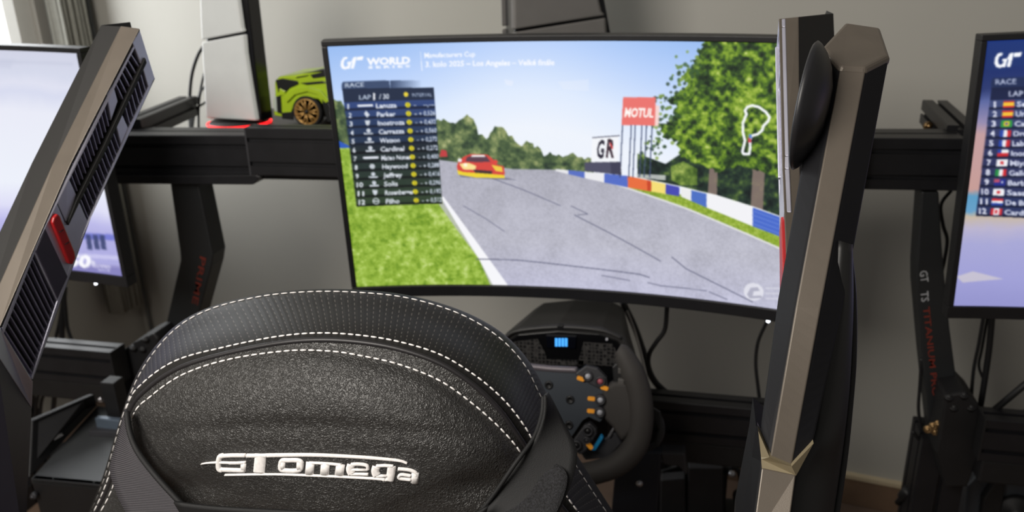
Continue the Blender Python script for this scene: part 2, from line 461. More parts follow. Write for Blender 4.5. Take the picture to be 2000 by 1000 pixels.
blobs([(640, 190), (668, 200), (690, 230), (760, 240), (850, 236), (868, 232), (885, 240), (900, 236), (912, 225), (925, 232), (934, 262), (948, 270), (968, 250), (985, 252), (1000, 268), (1012, 284), (1030, 278), (1050, 288), (1062, 302), (1075, 298), (1092, 304), (1115, 300), (1130, 306), (1160, 312)], [(1160, 345), (640, 330)], leaf_far, 4)
cv.fill([(640, 278), (664, 276), (688, 288), (700, 300), (640, 302)], (48, 92, 190))
# grass and track
grass = cv.ramp(n2 * .5 + n1 * .3 + n4 * .2, [(.28, (98, 138, 34)), (.42, (132, 166, 50)), (.56, (160, 192, 76)), (.72, (200, 220, 136))])
road = cv.ramp(n4 * .5 + n3 * .5, [(.2, (172, 172, 184)), (.5, (188, 188, 202)), (.8, (200, 200, 214))])
road = road * (0.93 + 0.09 * np.clip((yy[..., None] - .45) / .55, 0, 1)) + np.array([0, 0, 8]) * np.clip((yy[..., None] - .8) * 5, 0, 1)
cv.fill([(640, 292), (760, 300), (900, 318), (1000, 330), (1100, 332), (1200, 352), (1340, 385), (1620, 480), (1620, 640), (640, 620)], 0, 1, False, road)
cv.fill([(640, 290), (700, 288), (790, 300), (862, 385), (868, 402), (905, 448), (948, 505), (978, 575), (640, 600)], 0, 1, False, grass)
cv.fill([(862, 382), (868, 400), (905, 446), (948, 504), (982, 575), (966, 575), (935, 505), (892, 448), (858, 400)], (190, 190, 196), .8)
cv.fill([(860, 384), (866, 384), (1005, 575), (972, 575), (935, 505), (900, 450)], (246, 246, 250))
for pts, w in (([(905, 402), (950, 428), (985, 452)], 1.6), ([(960, 348), (1020, 370), (1095, 402)], 1.8), ([(1115, 402), (1148, 418), (1128, 420)], 1.8), ([(1122, 420), (1200, 460), (1290, 510)], 2.2), ([(1312, 502), (1340, 525), (1400, 555), (1470, 590)], 2.4), ([(930, 506), (1010, 508), (1120, 520), (1250, 536), (1268, 542)], 2.6), ([(1175, 538), (1230, 548)], 2), ([(1265, 552), (1290, 558), (1380, 568)], 2), ([(1385, 570), (1420, 585)], 2)):
    cv.line(pts, w, (96, 98, 122), .8)
# verge and barrier on the right
green2 = cv.ramp(n4 * .6 + n2 * .4, [(.2, (112, 142, 34)), (.5, (144, 172, 52)), (.8, (180, 200, 100))])
top = [(1085, 330), (1150, 336), (1230, 344), (1330, 366), (1400, 382), (1470, 404), (1620, 458)]
bot = [(1085, 334), (1150, 350), (1230, 367), (1330, 384), (1400, 414), (1470, 442), (1620, 500)]
def at(l, x):
    for a, b in zip(l, l[1:]):
        if a[0] <= x <= b[0]: return (x, a[1] + (b[1] - a[1]) * (x - a[0]) / (b[0] - a[0]))
    return l[-1]
cv.fill([(1085, 331), (1230, 362), (1330, 380), (1400, 410), (1470, 438), (1620, 495), (1620, 530), (1527, 487), (1340, 408), (1200, 360), (1095, 333)], 0, 1, False, green2)
cv.line([(1088, 332), (1200, 359), (1340, 407), (1527, 487), (1620, 528)], 3.6, (224, 224, 224))
# wood behind the barrier: dark understory, then the big tree
dark = cv.ramp(n1 * .55 + n2 * .45, [(.3, (16, 26, 26)), (.5, (34, 52, 42)), (.62, (64, 88, 48)), (.75, (128, 150, 70))])
cv.fill([(1245, 300), (1300, 320), (1330, 300), (1620, 280), (1620, 470), (1470, 404), (1400, 382), (1330, 364), (1245, 346)], 0, 1, False, dark)
cv.fill([(1310, 325), (1335, 315), (1362, 330), (1362, 362), (1330, 362), (1312, 352)], 0, .9, False, leaf_far + np.array([10, 20, -20]))
cv.fill([(1240, 340), (1300, 342), (1300, 352), (1250, 348)], (214, 216, 214), .8)
for tr in ([(1386, 325), (1402, 325), (1400, 384), (1382, 380)], [(1470, 330), (1494, 330), (1490, 412), (1466, 404)]): cv.fill(tr, (134, 116, 108), .9)
leaf = cv.ramp(.5 + 1.25 * (n2 * .55 + n1 * .25 + n3 * .2 - .5) - .03 + .22 * (xx - .93) - .10 * np.clip((yy - .35) * 4, 0, 1), [(.22, (20, 34, 22)), (.36, (48, 74, 34)), (.46, (88, 122, 34)), (.56, (132, 164, 48)), (.66, (170, 192, 84)), (.78, (226, 236, 176))])
crest = [(1388, 60), (1374, 84), (1362, 105), (1350, 132), (1334, 150), (1345, 168), (1322, 180), (1302, 196), (1325, 208), (1310, 232), (1286, 246), (1300, 268), (1322, 276), (1330, 300), (1352, 318), (1400, 336), (1450, 322), (1510, 345), (1620, 330), (1620, 60)]
q = []
for i in range(len(crest) - 1):
    a, b = crest[i], crest[i + 1]; k = max(1, int(math.hypot(b[0] - a[0], b[1] - a[1]) / 4))
    for j in range(k):
        p = lerp(a, b, j / k); q.append((p[0] + random.uniform(-5, 5), p[1] + random.uniform(-4, 4)))
cv.fill(q, 0, 1, False, leaf)
for i in range(150):
    a = random.choice([(1330, 160), (1310, 225), (1290, 255), (1350, 130), (1300, 200), (1280, 280), (1265, 300)])
    p = (a[0] + random.gauss(0, 14), a[1] + random.gauss(0, 14)); r = random.uniform(1.5, 4)
    cv.disc(p, r, random.choice([(60, 92, 50), (100, 130, 50), (48, 70, 50), (132, 160, 70)]), .8)
segs = [(1085, 1110, (232, 232, 236)), (1110, 1142, (88, 112, 196)), (1142, 1180, (236, 236, 240)), (1180, 1226, (84, 110, 200)), (1226, 1264, (232, 110, 62)), (1264, 1272, (200, 70, 40)), (1272, 1300, (244, 222, 118)), (1300, 1327, (70, 74, 178)), (1330, 1350, (236, 236, 236)), (1350, 1380, (76, 112, 196)), (1380, 1470, (242, 242, 246)), (1470, 1620, (72, 106, 202))]
for x0, x1, c in segs:
    cv.fill([at(top, x0), at(top, x1), at(bot, x1), at(bot, x0)], c)
for i in range(4):
    cv.line([lerp(at(top, 1472), at(bot, 1472), .2 + i * .22), lerp(at(top, 1615), at(bot, 1615), .2 + i * .22)], 1.2, (122, 150, 224), .8)
cv.line([(1330, 366), (1400, 382), (1470, 404), (1620, 458)], 2, (250, 250, 250))
# hoardings
for x in (1216, 1233, 1241, 1254, 1263, 1274):
    cv.line([(x, 243), (x - 5, 346)], 2.2, (66, 78, 112))
cv.fill([(1278, 205), (1288, 207), (1286, 246), (1277, 246)], (246, 214, 208))
cv.fill([(1217, 190), (1281, 190), (1279, 246), (1214, 244)], (234, 116, 110))
cv.text('MOTUL', (1219, 228), (1276, 229), 17, (255, 250, 246), .04, .2)
cv.fill([(1157, 269), (1208, 265), (1206, 316), (1154, 318)], (244, 246, 250)); cv.line([(1157, 269), (1210, 265)], 2, (90, 92, 110))
cv.text('G', (1166, 308), (1181, 308), 34, (42, 40, 56), .03, .2); cv.text('R', (1183, 307), (1199, 307), 35, (60, 42, 54), .03, .2)
cv.line([(1192, 280), (1196, 290)], 3, (214, 60, 60))
cv.fill([(1142, 317), (1212, 316), (1214, 342), (1142, 334)], (78, 78, 100)); cv.fill([(1192, 317), (1212, 316), (1214, 342), (1194, 340)], (62, 62, 84))
# leading car
cv.fill([(862, 292), (872, 294), (874, 306), (858, 306)], (206, 60, 66), .9)
cv.fill([(893, 338), (985, 346), (1010, 352), (960, 350), (900, 346)], (90, 92, 112), .6)
cv.fill([(906, 306), (918, 301), (952, 302), (962, 310), (972, 322), (984, 325), (986, 340), (978, 348), (930, 346), (896, 340), (892, 325), (896, 314)], (214, 72, 64))
cv.fill([(912, 307), (922, 304), (950, 305), (958, 316), (930, 317), (909, 315)], (92, 62, 76))
cv.fill([(922, 303), (946, 303), (948, 306), (920, 306)], (250, 250, 250))
cv.fill([(897, 320), (915, 318), (930, 324), (928, 332), (905, 331)], (250, 226, 150)); cv.fill([(960, 322), (980, 326), (982, 336), (968, 334)], (240, 206, 70))
cv.fill([(924, 331), (962, 334), (960, 342), (930, 340)], (66, 48, 52)); cv.fill([(893, 332), (905, 336), (985, 342), (986, 348), (930, 347), (895, 341)], (238, 212, 50))
cv.disc((898, 313), 4, (236, 236, 240)); cv.disc((968, 316), 4, (226, 70, 64)); cv.disc((909, 322), 4, (255, 250, 220))
# overlay: title
W_ = (250, 251, 255)
def gt_mark(c, x, y, k, col=W_):
    """the two slanted strokes and open ring of the series mark, k px per unit"""
    def T(p): return (x + p[0] * k, y + p[1] * k)
    ring = [(14, -15), (6, -14), (1, -6), (0, 2), (3, 8), (9, 10), (13, 8), (14, 4), (10, 5), (7, 3), (6, -3), (8, -9), (13, -11)]
    c.fill([T(p) for p in ring], col)
    c.fill([T(p) for p in ((14, -5), (22, -6), (18, 8), (10, 9), (12, 3), (14, 3), (15, -1), (12, -1))], col)
    c.fill([T(p) for p in ((25, -14), (32, -15), (26, 8), (20, 8), (23, -4), (21, -5))], col)
    c.fill([T(p) for p in ((33, -15), (45, -16), (43, -9), (31, -8))], col)
gt_mark(cv, 665, 126, 1.0)
cv.text('WORLD', (716, 127), (801, 124), 13, W_, .05); cv.text('S E R I E S', (719, 134), (801, 131), 4.5, W_, .05)
cv.line([(821, 101), (824, 138)], 1.3, W_)
cv.text('Manufacturers Cup', (829, 113), (928, 110), 9.5, W_, .02); cv.text('3. kolo 2025 – Los Angeles – Velké finále', (831, 131), (1083, 127), 10.5, W_, .025)
# overlay: standings
TL, TR, BL, BR = (669, 176), (847, 171), (696, 404), (864, 398)
def tb(u, v): return lerp(lerp(TL, TR, u), lerp(BL, BR, u), v)
cv.fill([(668, 176), (667, 164), (670, 160), (760, 157), (762, 173)], (30, 46, 78), .82)
for k in range(12): cv.fill([(762 + k * 5, 157), (767 + k * 5, 157), (767 + k * 5, 173), (762 + k * 5, 173)], (30, 46, 78), .8 * (1 - k / 12))
cv.text('RACE', (674, 171), (711, 169), 8.5, (196, 206, 222), .02)
R0 = .105
cv.fill([tb(0, -.01), tb(1, 0), tb(1, R0), tb(0, R0)], (22, 34, 58), .95)
cv.text('LAP', tb(.17, .085), tb(.30, .085), 9, (196, 208, 226), .02); cv.text('1', tb(.325, .09), tb(.365, .09), 13, W_, .04); cv.text('/ 30', tb(.39, .085), tb(.5, .085), 9.5, (230, 234, 244), .03)
cv.disc(tb(.69, .052), 4.6, (236, 212, 60)); cv.text('INTERVAL', tb(.755, .075), tb(.975, .075), 7, (164, 176, 200), .02)
names = ['Lanuza', 'Parker', 'Inostroza', 'Carrazza', 'Watson', 'Cardinal', 'Mateo Nunes', 'Haywood', 'Jeffrey', 'Solis', 'Rosenberger', 'Filho']
gaps = ['--,---', '0,526', '0,432', '0,560', '0,272', '0,272', '0,400', '0,288', '0,416', '0,296', '0,192', '0,512']
wid = [.23, .21, .30, .29, .23, .27, .33, .29, .22, .16, .34, .16]
for i in range(12):
    v0 = R0 + (1 - R0) * i / 12; v1 = R0 + (1 - R0) * (i + 1) / 12; vb = lerp((v0,), (v1,), .76)[0]
    base = lerp((40, 62, 116), (30, 46, 70), min(1, i / 5)) if i < 5 else lerp((26, 36, 48), (44, 60, 46), (i - 5) / 6)
    cv.fill([tb(0, v0), tb(1, v0), tb(1, v1), tb(0, v1)], base, .95)
    cv.fill([tb(0, v1 - .022), tb(1, v1 - .022), tb(1, v1), tb(0, v1)], tuple(c * .45 for c in base), .9)
    nw = .035 if i < 9 else .075
    cv.text(str(i + 1), tb(.03, vb), tb(.03 + nw, vb), 9, (232, 236, 244), .04)
    c0 = tb(.235, (v0 + v1) / 2 - .005)
    cx, cy = c0
    if i in (0, 6): cv.fill([(cx - 16, cy - 1.5), (cx + 14, cy - 2.5), (cx + 14, cy + 2), (cx - 16, cy + 2.5)], (226, 230, 240))
    elif i == 11:
        cv.disc(c0, 7, (214, 220, 226)); cv.disc(c0, 5, base); cv.line([(cx - 4, cy), (cx + 4, cy)], 2.5, (214, 220, 226))
    elif i in (2, 10): cv.fill([(cx - 5, cy - 5), (cx + 5, cy - 5), (cx + 4, cy + 2), (cx, cy + 6), (cx - 4, cy + 2)], (210, 216, 224))
    elif i in (3, 4, 5, 8, 9):
        cv.disc((cx, cy - 2), 4.2, (206, 212, 222)); cv.fill([(cx - 9, cy + 2.5), (cx + 9, cy + 2), (cx + 9, cy + 5), (cx - 9, cy + 5.5)], (206, 212, 222))
    elif i == 1: cv.fill([(cx - 5, cy - 1), (cx - 1, cy - 7), (cx + 6, cy + 1), (cx + 1, cy + 7)], (214, 220, 230))
    else: cv.disc(c0, 5.5, (196, 202, 210))
    cv.text(names[i], tb(.345, vb), tb(.345 + wid[i], vb), 9, (226, 230, 240), .035)
    y = tb(.70 - .0 * i, (v0 + v1) / 2); cv.disc(y, 5.2, (226, 214, 44)); cv.text('S', (y[0] - 2, y[1] + 3), (y[0] + 2.4, y[1] + 3), 6, (150, 140, 20), .02)
    cv.text('-', tb(.765, vb), tb(.79, vb), 9, (200, 206, 218), .02)
    if i: cv.text('+', tb(.815, vb), tb(.845, vb), 7, (214, 220, 232), .03)
    cv.text(gaps[i], tb(.865 if i else .87, vb), tb(1.075 if False else .995, vb), 8.5, (206, 214, 230), .03)
# overlay: circuit outline and broadcast mark
trk = [(1455, 216), (1460, 209), (1469, 206), (1482, 209), (1496, 219), (1503, 229), (1500, 237), (1491, 246), (1489, 254), (1480, 262), (1469, 265), (1465, 272), (1465, 290), (1463, 301), (1452, 301), (1450, 296), (1455, 275), (1451, 258), (1451, 240), (1458, 223)]
cv.line(trk, 4.6, (246, 248, 252), 1, True); cv.line([(1464, 270), (1464, 277)], 5.5, (200, 70, 84)); cv.line([(1465, 264), (1466, 269)], 5, (90, 130, 210))
cv.disc((1472, 570), 19, (232, 232, 240), .8)
cv.fill([(1459, 575), (1466, 562), (1480, 561), (1484, 568), (1472, 569), (1470, 578), (1486, 577), (1490, 582), (1464, 583)], (176, 176, 194))
for y in (563, 573, 583): cv.line([(1496, y), (1530, y + 1)], 3, (224, 224, 234), .6)
monitor('large curved monitor in the middle showing a race with red car and standings table', pc, cv.final(), .318, .138)
def blend_text(): pass

# --- left picture: bright sky, building and anniversary mark
pl = Pose(-1.3335, 1.1632, .9866, .153, .0482, -.0249)
cv = Canvas(320, 180, pl)
yy = np.linspace(0, 1, cv.H)[:, None]; xx = np.linspace(0, 1, cv.W)[None]
cv.a[:] = cv.ramp(np.clip(yy + .05 * cv.noise(60) + 0 * xx, 0, 1), [(0, (206, 208, 226)), (.12, (212, 216, 234)), (.16, (222, 224, 240)), (.2, (214, 218, 238)), (.28, (232, 234, 246)), (.6, (236, 240, 250)), (.72, (222, 222, 246)), (.8, (186, 184, 232)), (1, (150, 146, 200))])
cv.fill([(-400, 118), (144, 122), (143, 128), (-400, 124)], (196, 200, 220), .5); cv.fill([(-60, 112), (30, 116), (20, 134), (-60, 128)], (198, 202, 222), .5)
cv.fill([(60, 452), (222, 458), (225, 470), (60, 464)], (104, 112, 206), .8)
cv.fill([(60, 465), (226, 472), (240, 520), (60, 508)], (176, 174, 226), .9)
for x in (70, 104, 138, 167, 181, 194):
    cv.fill([(x, 458), (x + 10, 459), (x + 14, 488), (x + 4, 487)], (56, 66, 110), .9)
cv.fill([(60, 492), (232, 500), (234, 508), (60, 500)], (206, 204, 240), .8)
cv.fill([(60, 512), (238, 524), (242, 545), (60, 530)], (128, 124, 186), .7)
cv.text('50', (130, 519), (178, 523), 23, (250, 250, 255), .05, .1); cv.disc((182, 513), 7, (190, 190, 226)); cv.disc((182, 513), 4, (226, 226, 246))
cv.text('Anniversary', (178, 522), (216, 525), 9, (216, 214, 240), .03); cv.text('EDITION', (192, 529), (214, 531), 4, (206, 204, 236), .02)
monitor('curved monitor with near-white screen and anniversary logo, leftmost beside the window', pl, cv.final(), .285, .235)

# --- right picture: standings with flags
pr = Pose(.7371, 1.24, .9951, -.1856, .0197, .0392)
cv = Canvas(560, 315, pr)
yy = np.linspace(0, 1, cv.H)[:, None]; xx = np.linspace(0, 1, cv.W)[None]
nz = cv.noise(40)
cv.a[:] = cv.ramp(np.clip(yy + .03 * nz + 0 * xx, 0, 1), [(0, (24, 52, 124)), (.12, (30, 48, 108)), (.18, (44, 58, 112)), (.22, (92, 104, 160)), (.3, (150, 140, 176)), (.34, (196, 158, 160)), (.55, (198, 156, 150)), (.575, (92, 156, 196)), (.63, (104, 160, 200)), (.65, (200, 184, 164)), (.70, (186, 180, 208)), (.76, (168, 168, 214)), (.9, (160, 160, 214)), (1, (150, 150, 206))])
cv.fill([(1930, 82), (2060, 80), (2060, 132), (1980, 128), (1960, 138), (1924, 136)], (30, 54, 112), .5)
cv.fill([(1868, 540), (1900, 530), (1960, 545), (1880, 552)], (222, 214, 206), .6)
gt_mark(cv, 1942, 121, 1.2)
q0, q1, q2, q3 = (1936, 176), (2115, 170), (1906, 422), (2090, 430)
def tr(u, v): return lerp(lerp(q0, q1, u), lerp(q2, q3, u), v)
cv.fill([(1936, 178), (1936, 158), (1940, 152), (2115, 148), (2115, 172)], (34, 46, 82), .9)
cv.fill([tr(0, -.02), tr(1, -.02), tr(1, .08), tr(0, .08)], (26, 34, 66), .95)
cv.text('RACE', (1944, 165), (1985, 164), 10, (168, 176, 204), .03)
cv.text('LAP', tr(.2, .055), tr(.36, .055), 10, (190, 196, 218), .03)
nm = ['Serrano', 'Urra', 'Carrazza', 'Drumont', 'Labouteley', 'Inostroza', 'Miyazono', 'Gallo', 'Barbara', 'Sasaki', 'De Bruin', 'Cardinal']
nw = [.36, .18, .38, .36, .42, .38, .4, .2, .32, .3, .34, .34]
ye, rd, wt, gr, bl = (244, 196, 60), (206, 44, 52), (240, 240, 244), (40, 140, 70), (44, 72, 168)
flags = [[rd, ye, rd], [rd, ye, rd], 'br', (bl, wt, rd), (bl, wt, rd), 'cl', 'jp', (gr, wt, rd), 'au', 'jp', [rd, wt, bl], 'ca']
for i in range(12):
    v0 = .08 + .92 * i / 12; v1 = .08 + .92 * (i + 1) / 12; vb = v0 + (v1 - v0) * .74
    base = lerp((62, 74, 118), (40, 48, 90), min(1, i / 4))
    cv.fill([tr(0, v0), tr(1, v0), tr(1, v1), tr(0, v1)], base, .95); cv.fill([tr(0, v1 - .018), tr(1, v1 - .018), tr(1, v1), tr(0, v1)], (22, 28, 54), .9)
    a, b = (.05, .10) if i < 9 else (.03, .11)
    cv.text(str(i + 1), tr(a, vb), tr(b, vb), 11, (226, 228, 242), .04)
    def fl(u0, w0, u1, w1, c): cv.fill([tr(.15 + .12 * u0, v0 + (v1 - v0) * (.12 + .7 * w0)), tr(.15 + .12 * u1, v0 + (v1 - v0) * (.12 + .7 * w0)), tr(.15 + .12 * u1, v0 + (v1 - v0) * (.12 + .7 * w1)), tr(.15 + .12 * u0, v0 + (v1 - v0) * (.12 + .7 * w1))], c)
    f_ = flags[i]
    if isinstance(f_, list):
        hs = (0, .25, .75, 1) if f_[1] == ye else (0, .33, .66, 1)
        for k in range(3): fl(0, hs[k], 1, hs[k + 1], f_[k])
    elif isinstance(f_, tuple):
        for k in range(3): fl(k / 3, 0, (k + 1) / 3, 1, f_[k])
    elif f_ == 'br': fl(0, 0, 1, 1, (48, 150, 70)); fl(.25, .2, .75, .8, ye); fl(.4, .35, .6, .65, bl)
    elif f_ == 'cl': fl(0, 0, 1, .5, wt); fl(0, 0, .35, .5, bl); fl(0, .5, 1, 1, rd)
    elif f_ == 'jp': fl(0, 0, 1, 1, wt); fl(.36, .28, .64, .72, rd)
    elif f_ == 'au': fl(0, 0, 1, 1, (38, 48, 140)); fl(0, 0, .5, .5, (180, 80, 110)); fl(.65, .3, .8, .6, wt)
    else: fl(0, 0, 1, 1, wt); fl(0, 0, .25, 1, rd); fl(.75, 0, 1, 1, rd); fl(.4, .25, .6, .75, rd)
    cv.text(nm[i], tr(.30, vb), tr(.30 + nw[i], vb), 10, (214, 218, 236), .035)
monitor('curved monitor cut off at the right edge, standings list with national flags', pr, cv.final(), None, .165)
# ------------------------------------------------------------------ racing seat (seen from behind)
AR = {  # arches in photo pixels from lower left over the top to lower right
 'edge':  [(165, 1025), (203, 930), (238, 815), (273, 724), (330, 650), (400, 606), (500, 578), (600, 567), (700, 567), (800, 578), (900, 606), (978, 648), (1030, 702), (1064, 768), (1108, 860), (1150, 928), (1212, 1025)],
 'top':   [(168, 1025), (206, 931), (241, 812), (278, 724), (336, 650), (405, 607), (503, 581), (600, 571), (698, 572), (796, 583), (893, 612), (968, 655), (1020, 708), (1053, 770), (1098, 865), (1140, 935), (1200, 1025)],
 'band':  [(172, 1025), (212, 935), (249, 795), (280, 748), (345, 704), (440, 678), (540, 658), (620, 651), (700, 655), (780, 668), (860, 693), (930, 735), (985, 782), (1023, 830), (1045, 868), (1106, 968), (1150, 1025)],
 'pipe':  [(176, 1025), (216, 942), (253, 808), (288, 760), (352, 718), (440, 691), (540, 671), (620, 664), (700, 668), (780, 682), (860, 710), (925, 752), (975, 800), (1010, 848), (1034, 886), (1090, 980), (1128, 1025)],
 'inner': [(182, 1025), (222, 950), (258, 818), (296, 774), (360, 731), (450, 702), (560, 686), (640, 686), (700, 694), (780, 712), (860, 744), (925, 790), (970, 830), (1003, 866), (1024, 898), (1070, 985), (1098, 1025)],
}
NA = 97
def resample(pts, n=NA):
    q = crom([Vector((x, y, 0)) for x, y in pts], 12)
    L = [0]
    for a, b in zip(q, q[1:]): L.append(L[-1] + (b - a).length)
    out = []
    for i in range(n):
        s = L[-1] * i / (n - 1)
        k = int(np.searchsorted(L, s)); k = min(max(k, 1), len(L) - 1)
        t = (s - L[k - 1]) / max(L[k] - L[k - 1], 1e-9); p = q[k - 1].lerp(q[k], t); out.append((p.x, p.y))
    return out
A = {}
for k, pts in AR.items():          # sample by control index so that the arches correspond
    q = crom([Vector((x, y, 0)) for x, y in pts], 6); A[k] = [(p.x, p.y) for p in q]
NA = len(A['edge'])
SX = P(640, 700, .54).x
def depth(base, i, bow=.025):
    s = (i / (NA - 1) - .5) * 2
    return base + bow * abs(s) ** 3
def row(k, Y, bow=.02): return [P(x, y, depth(Y, i, bow)) for i, (x, y) in enumerate(A[k])]
def mix(k1, k2, t): return [lerp(a, b, t) for a, b in zip(A[k1], A[k2])]
r_edge = row('edge', .665, .01); r_top = row('top', .645, .01); r_band = row('band', .568); r_pipe = row('pipe', .560); r_in = row('inner', .554)
A['m1'] = [(x, y - 4 * math.sin(math.pi * i / (NA - 1))) for i, (x, y) in enumerate(mix('top', 'band', .40))]
A['m2'] = [(x, y - 3 * math.sin(math.pi * i / (NA - 1))) for i, (x, y) in enumerate(mix('top', 'band', .75))]
r_m1 = row('m1', .616, .012); r_m2 = row('m2', .586, .016)
seat = thing('racing_seat', 'black leather racing seat with white stitching and embroidered logo, seen from behind', 'seat', (SX, .62, .02))
# carbon patterned band over the top
def uvgrid(o, rings_uv):
    me = o.data; uv = me.uv_layers.new(name='UVMap')
    for lp in me.loops: uv.data[lp.index].uv = rings_uv[lp.vertex_index]
def sheet(name, rows, mat, parent, uvs=None, thick=0.0):
    v, f = loft(rows, close=False)
    o = mesh(name, v, f, mat, parent, True, recalc=False)
    if uvs: uvgrid(o, uvs)
    return o
# carbon look: fine columns of short dashes running front to back
def carbon_mat():
    m = bpy.data.materials.new('carbon_weave_leather'); m.use_nodes = True; nt = m.node_tree; b = nt.nodes['Principled BSDF']
    N = nt.nodes.new; Lk = nt.links.new
    uv = N('ShaderNodeUVMap'); sp = N('ShaderNodeSeparateXYZ'); Lk(uv.outputs[0], sp.inputs[0])
    def mth(op, a, bv=None):
        n = N('ShaderNodeMath'); n.operation = op
        if hasattr(a, 'links'): Lk(a, n.inputs[0])
        else: n.inputs[0].default_value = a
        if bv is not None:
            if hasattr(bv, 'links'): Lk(bv, n.inputs[1])
            else: n.inputs[1].default_value = bv
        return n.outputs[0]
    u = mth('MULTIPLY', sp.outputs[0], 118.0); vv = mth('MULTIPLY', sp.outputs[1], 14.0)
    fu = mth('FRACT', u); du = mth('ABSOLUTE', mth('SUBTRACT', fu, .5)); col = mth('LESS_THAN', du, .07)
    ridge = mth('MULTIPLY', mth('SUBTRACT', .5, du), 1.0)
    fv = mth('FRACT', mth('ADD', vv, mth('MULTIPLY', mth('FLOOR', u), .5))); dash = mth('LESS_THAN', fv, .5)
    mask = mth('MULTIPLY', col, dash)
    edge = mth('MULTIPLY', mth('GREATER_THAN', sp.outputs[1], .22), mth('LESS_THAN', sp.outputs[1], .93)); mask = mth('MULTIPLY', mask, edge)
    mx = N('ShaderNodeMix'); mx.data_type = 'RGBA'; mx.inputs[6].default_value = srgb((30, 29, 28)) + (1,); mx.inputs[7].default_value = srgb((88, 84, 80)) + (1,)
    Lk(mask, mx.inputs[0]); Lk(mx.outputs[2], b.inputs['Base Color'])
    h = mth('ADD', mth('MULTIPLY', mask, .6), mth('MULTIPLY', ridge, .35))
    bp = N('ShaderNodeBump'); bp.inputs['Strength'].default_value = .5; bp.inputs['Distance'].default_value = .0012; Lk(h, bp.inputs['Height']); Lk(bp.outputs[0], b.inputs['Normal'])
    b.inputs['Roughness'].default_value = .5; b.inputs['Specular IOR Level'].default_value = .35
    return m
m_carbon = carbon_mat()
def smooth_rows(rows, n):
    """insert rows by spline along the rows' index"""
    cols = [crom([r[j] for r in rows], n) for j in range(len(rows[0]))]
    return [[c[i] for c in cols] for i in range(len(cols[0]))]
r_dn = [p + Vector((0, .025, -.022)) for p in r_edge]
rows = smooth_rows([r_dn, r_edge, r_top, r_m1, r_m2, r_band, r_pipe], 4)
uvs = [(j / (NA - 1), (i - 4) / (len(rows) - 9)) for i in range(len(rows)) for j in range(NA)]
sheet('carbon_band', rows, m_carbon, seat, uvs)
cen = Vector((SX, .655, .80))
sheet('headrest_front', smooth_rows([r_dn, [p.lerp(cen, .08) + Vector((0, .018, 0)) for p in r_dn], [p.lerp(cen, .45) + Vector((0, .02, 0)) for p in r_dn], [p.lerp(cen, .9) for p in r_dn]], 3), m_smooth, seat)
# rear leather panel: from the seam inward, bulging softly, with two faint fold lines
cx, cy = 640, 1040
rows = [r_pipe]
for s_, Y in ((None, .554), (.93, .543), (.80, .530), (.66, .522), (.5, .519), (.34, .517), (.18, .515), (.05, .514)):
    if s_ is None: rows.append(r_in); continue
    rr = []
    for i, (x, y) in enumerate(A['inner']):
        px, py = cx + (x - cx) * s_, cy + (y - cy) * s_
        rr.append(P(px, py, depth(Y, i, .018 * s_)))
    rows.append(rr)
rows = smooth_rows(rows, 5)
panel = sheet('rear_panel', rows, m_leather, seat)
me = panel.data
for vtx in me.vertices:                                             # creases pressed in by the strap
    d = vtx.co - EYE; px = 1000 + F * d.dot(RGT) / d.dot(FWD); py = 500 - F * d.dot(UP) / d.dot(FWD)
    c1 = math.exp(-((py - 842 - 10 * math.sin(px / 120)) / 13) ** 2) * math.exp(-((px - 640) / 330) ** 4)
    c2 = math.exp(-((py - 955) / 24) ** 2) * math.exp(-((abs(px - 650) - 290) / 60) ** 2)
    vtx.co.y += .0022 * c1 + .006 * c2
# body of the seat below and in front (hidden core, shoulders, base down to the floor)
def ring_at(z, hx, y0, y1, n=28, e=.5):
    out = []
    for k in range(n):
        a = 2 * math.pi * k / n; c, s = math.cos(a), math.sin(a)
        out.append(Vector((SX - .012 + hx * math.copysign(abs(c) ** e, c), (y0 + y1) / 2 + (y1 - y0) / 2 * math.copysign(abs(s) ** e, s), z)))
    return out
v, f = loft([ring_at(.30, .25, .545, .72), ring_at(.55, .255, .54, .70), ring_at(.74, .24, .535, .69), ring_at(.84, .195, .54, .69), ring_at(.93, .125, .57, .68), ring_at(.965, .10, .58, .67)])
mesh('backrest_shell', v, f, m_smooth, seat, True)
v, f = loft([ring_at(.30, .26, .55, 1.0), ring_at(.40, .27, .55, 1.02), ring_at(.43, .26, .56, 1.0)])
mesh('seat_cushion', v, f, m_smooth, seat, True)
for s in (-1, 1):
    box('slide_rail', (SX + s * .19, .78, .26), (.04, .5, .08), m_black, seat)
v, f = tube_geo(r_pipe, .0022, 8, 1, False); mesh('piping', v, f, m_smooth, seat, True)
bv_v, bv_f = [], []
for nm_ in ('rear_panel', 'carbon_band'):
    ob = [c for c in seat.children if c.name.startswith(nm_)][0]
    o0 = len(bv_v); bv_v += [v.co.copy() for v in ob.data.vertices]; bv_f += [tuple(i + o0 for i in p.vertices) for p in ob.data.polygons]
BVH = BVHTree.FromPolygons(bv_v, bv_f)
def on_seat(x, y, lift=0.0):
    d = ray(x, y).normalized(); h = BVH.ray_cast(EYE, d)
    if h[0] is None: return None
    n = h[1] if h[1].dot(d) < 0 else -h[1]
    return h[0] + n * lift
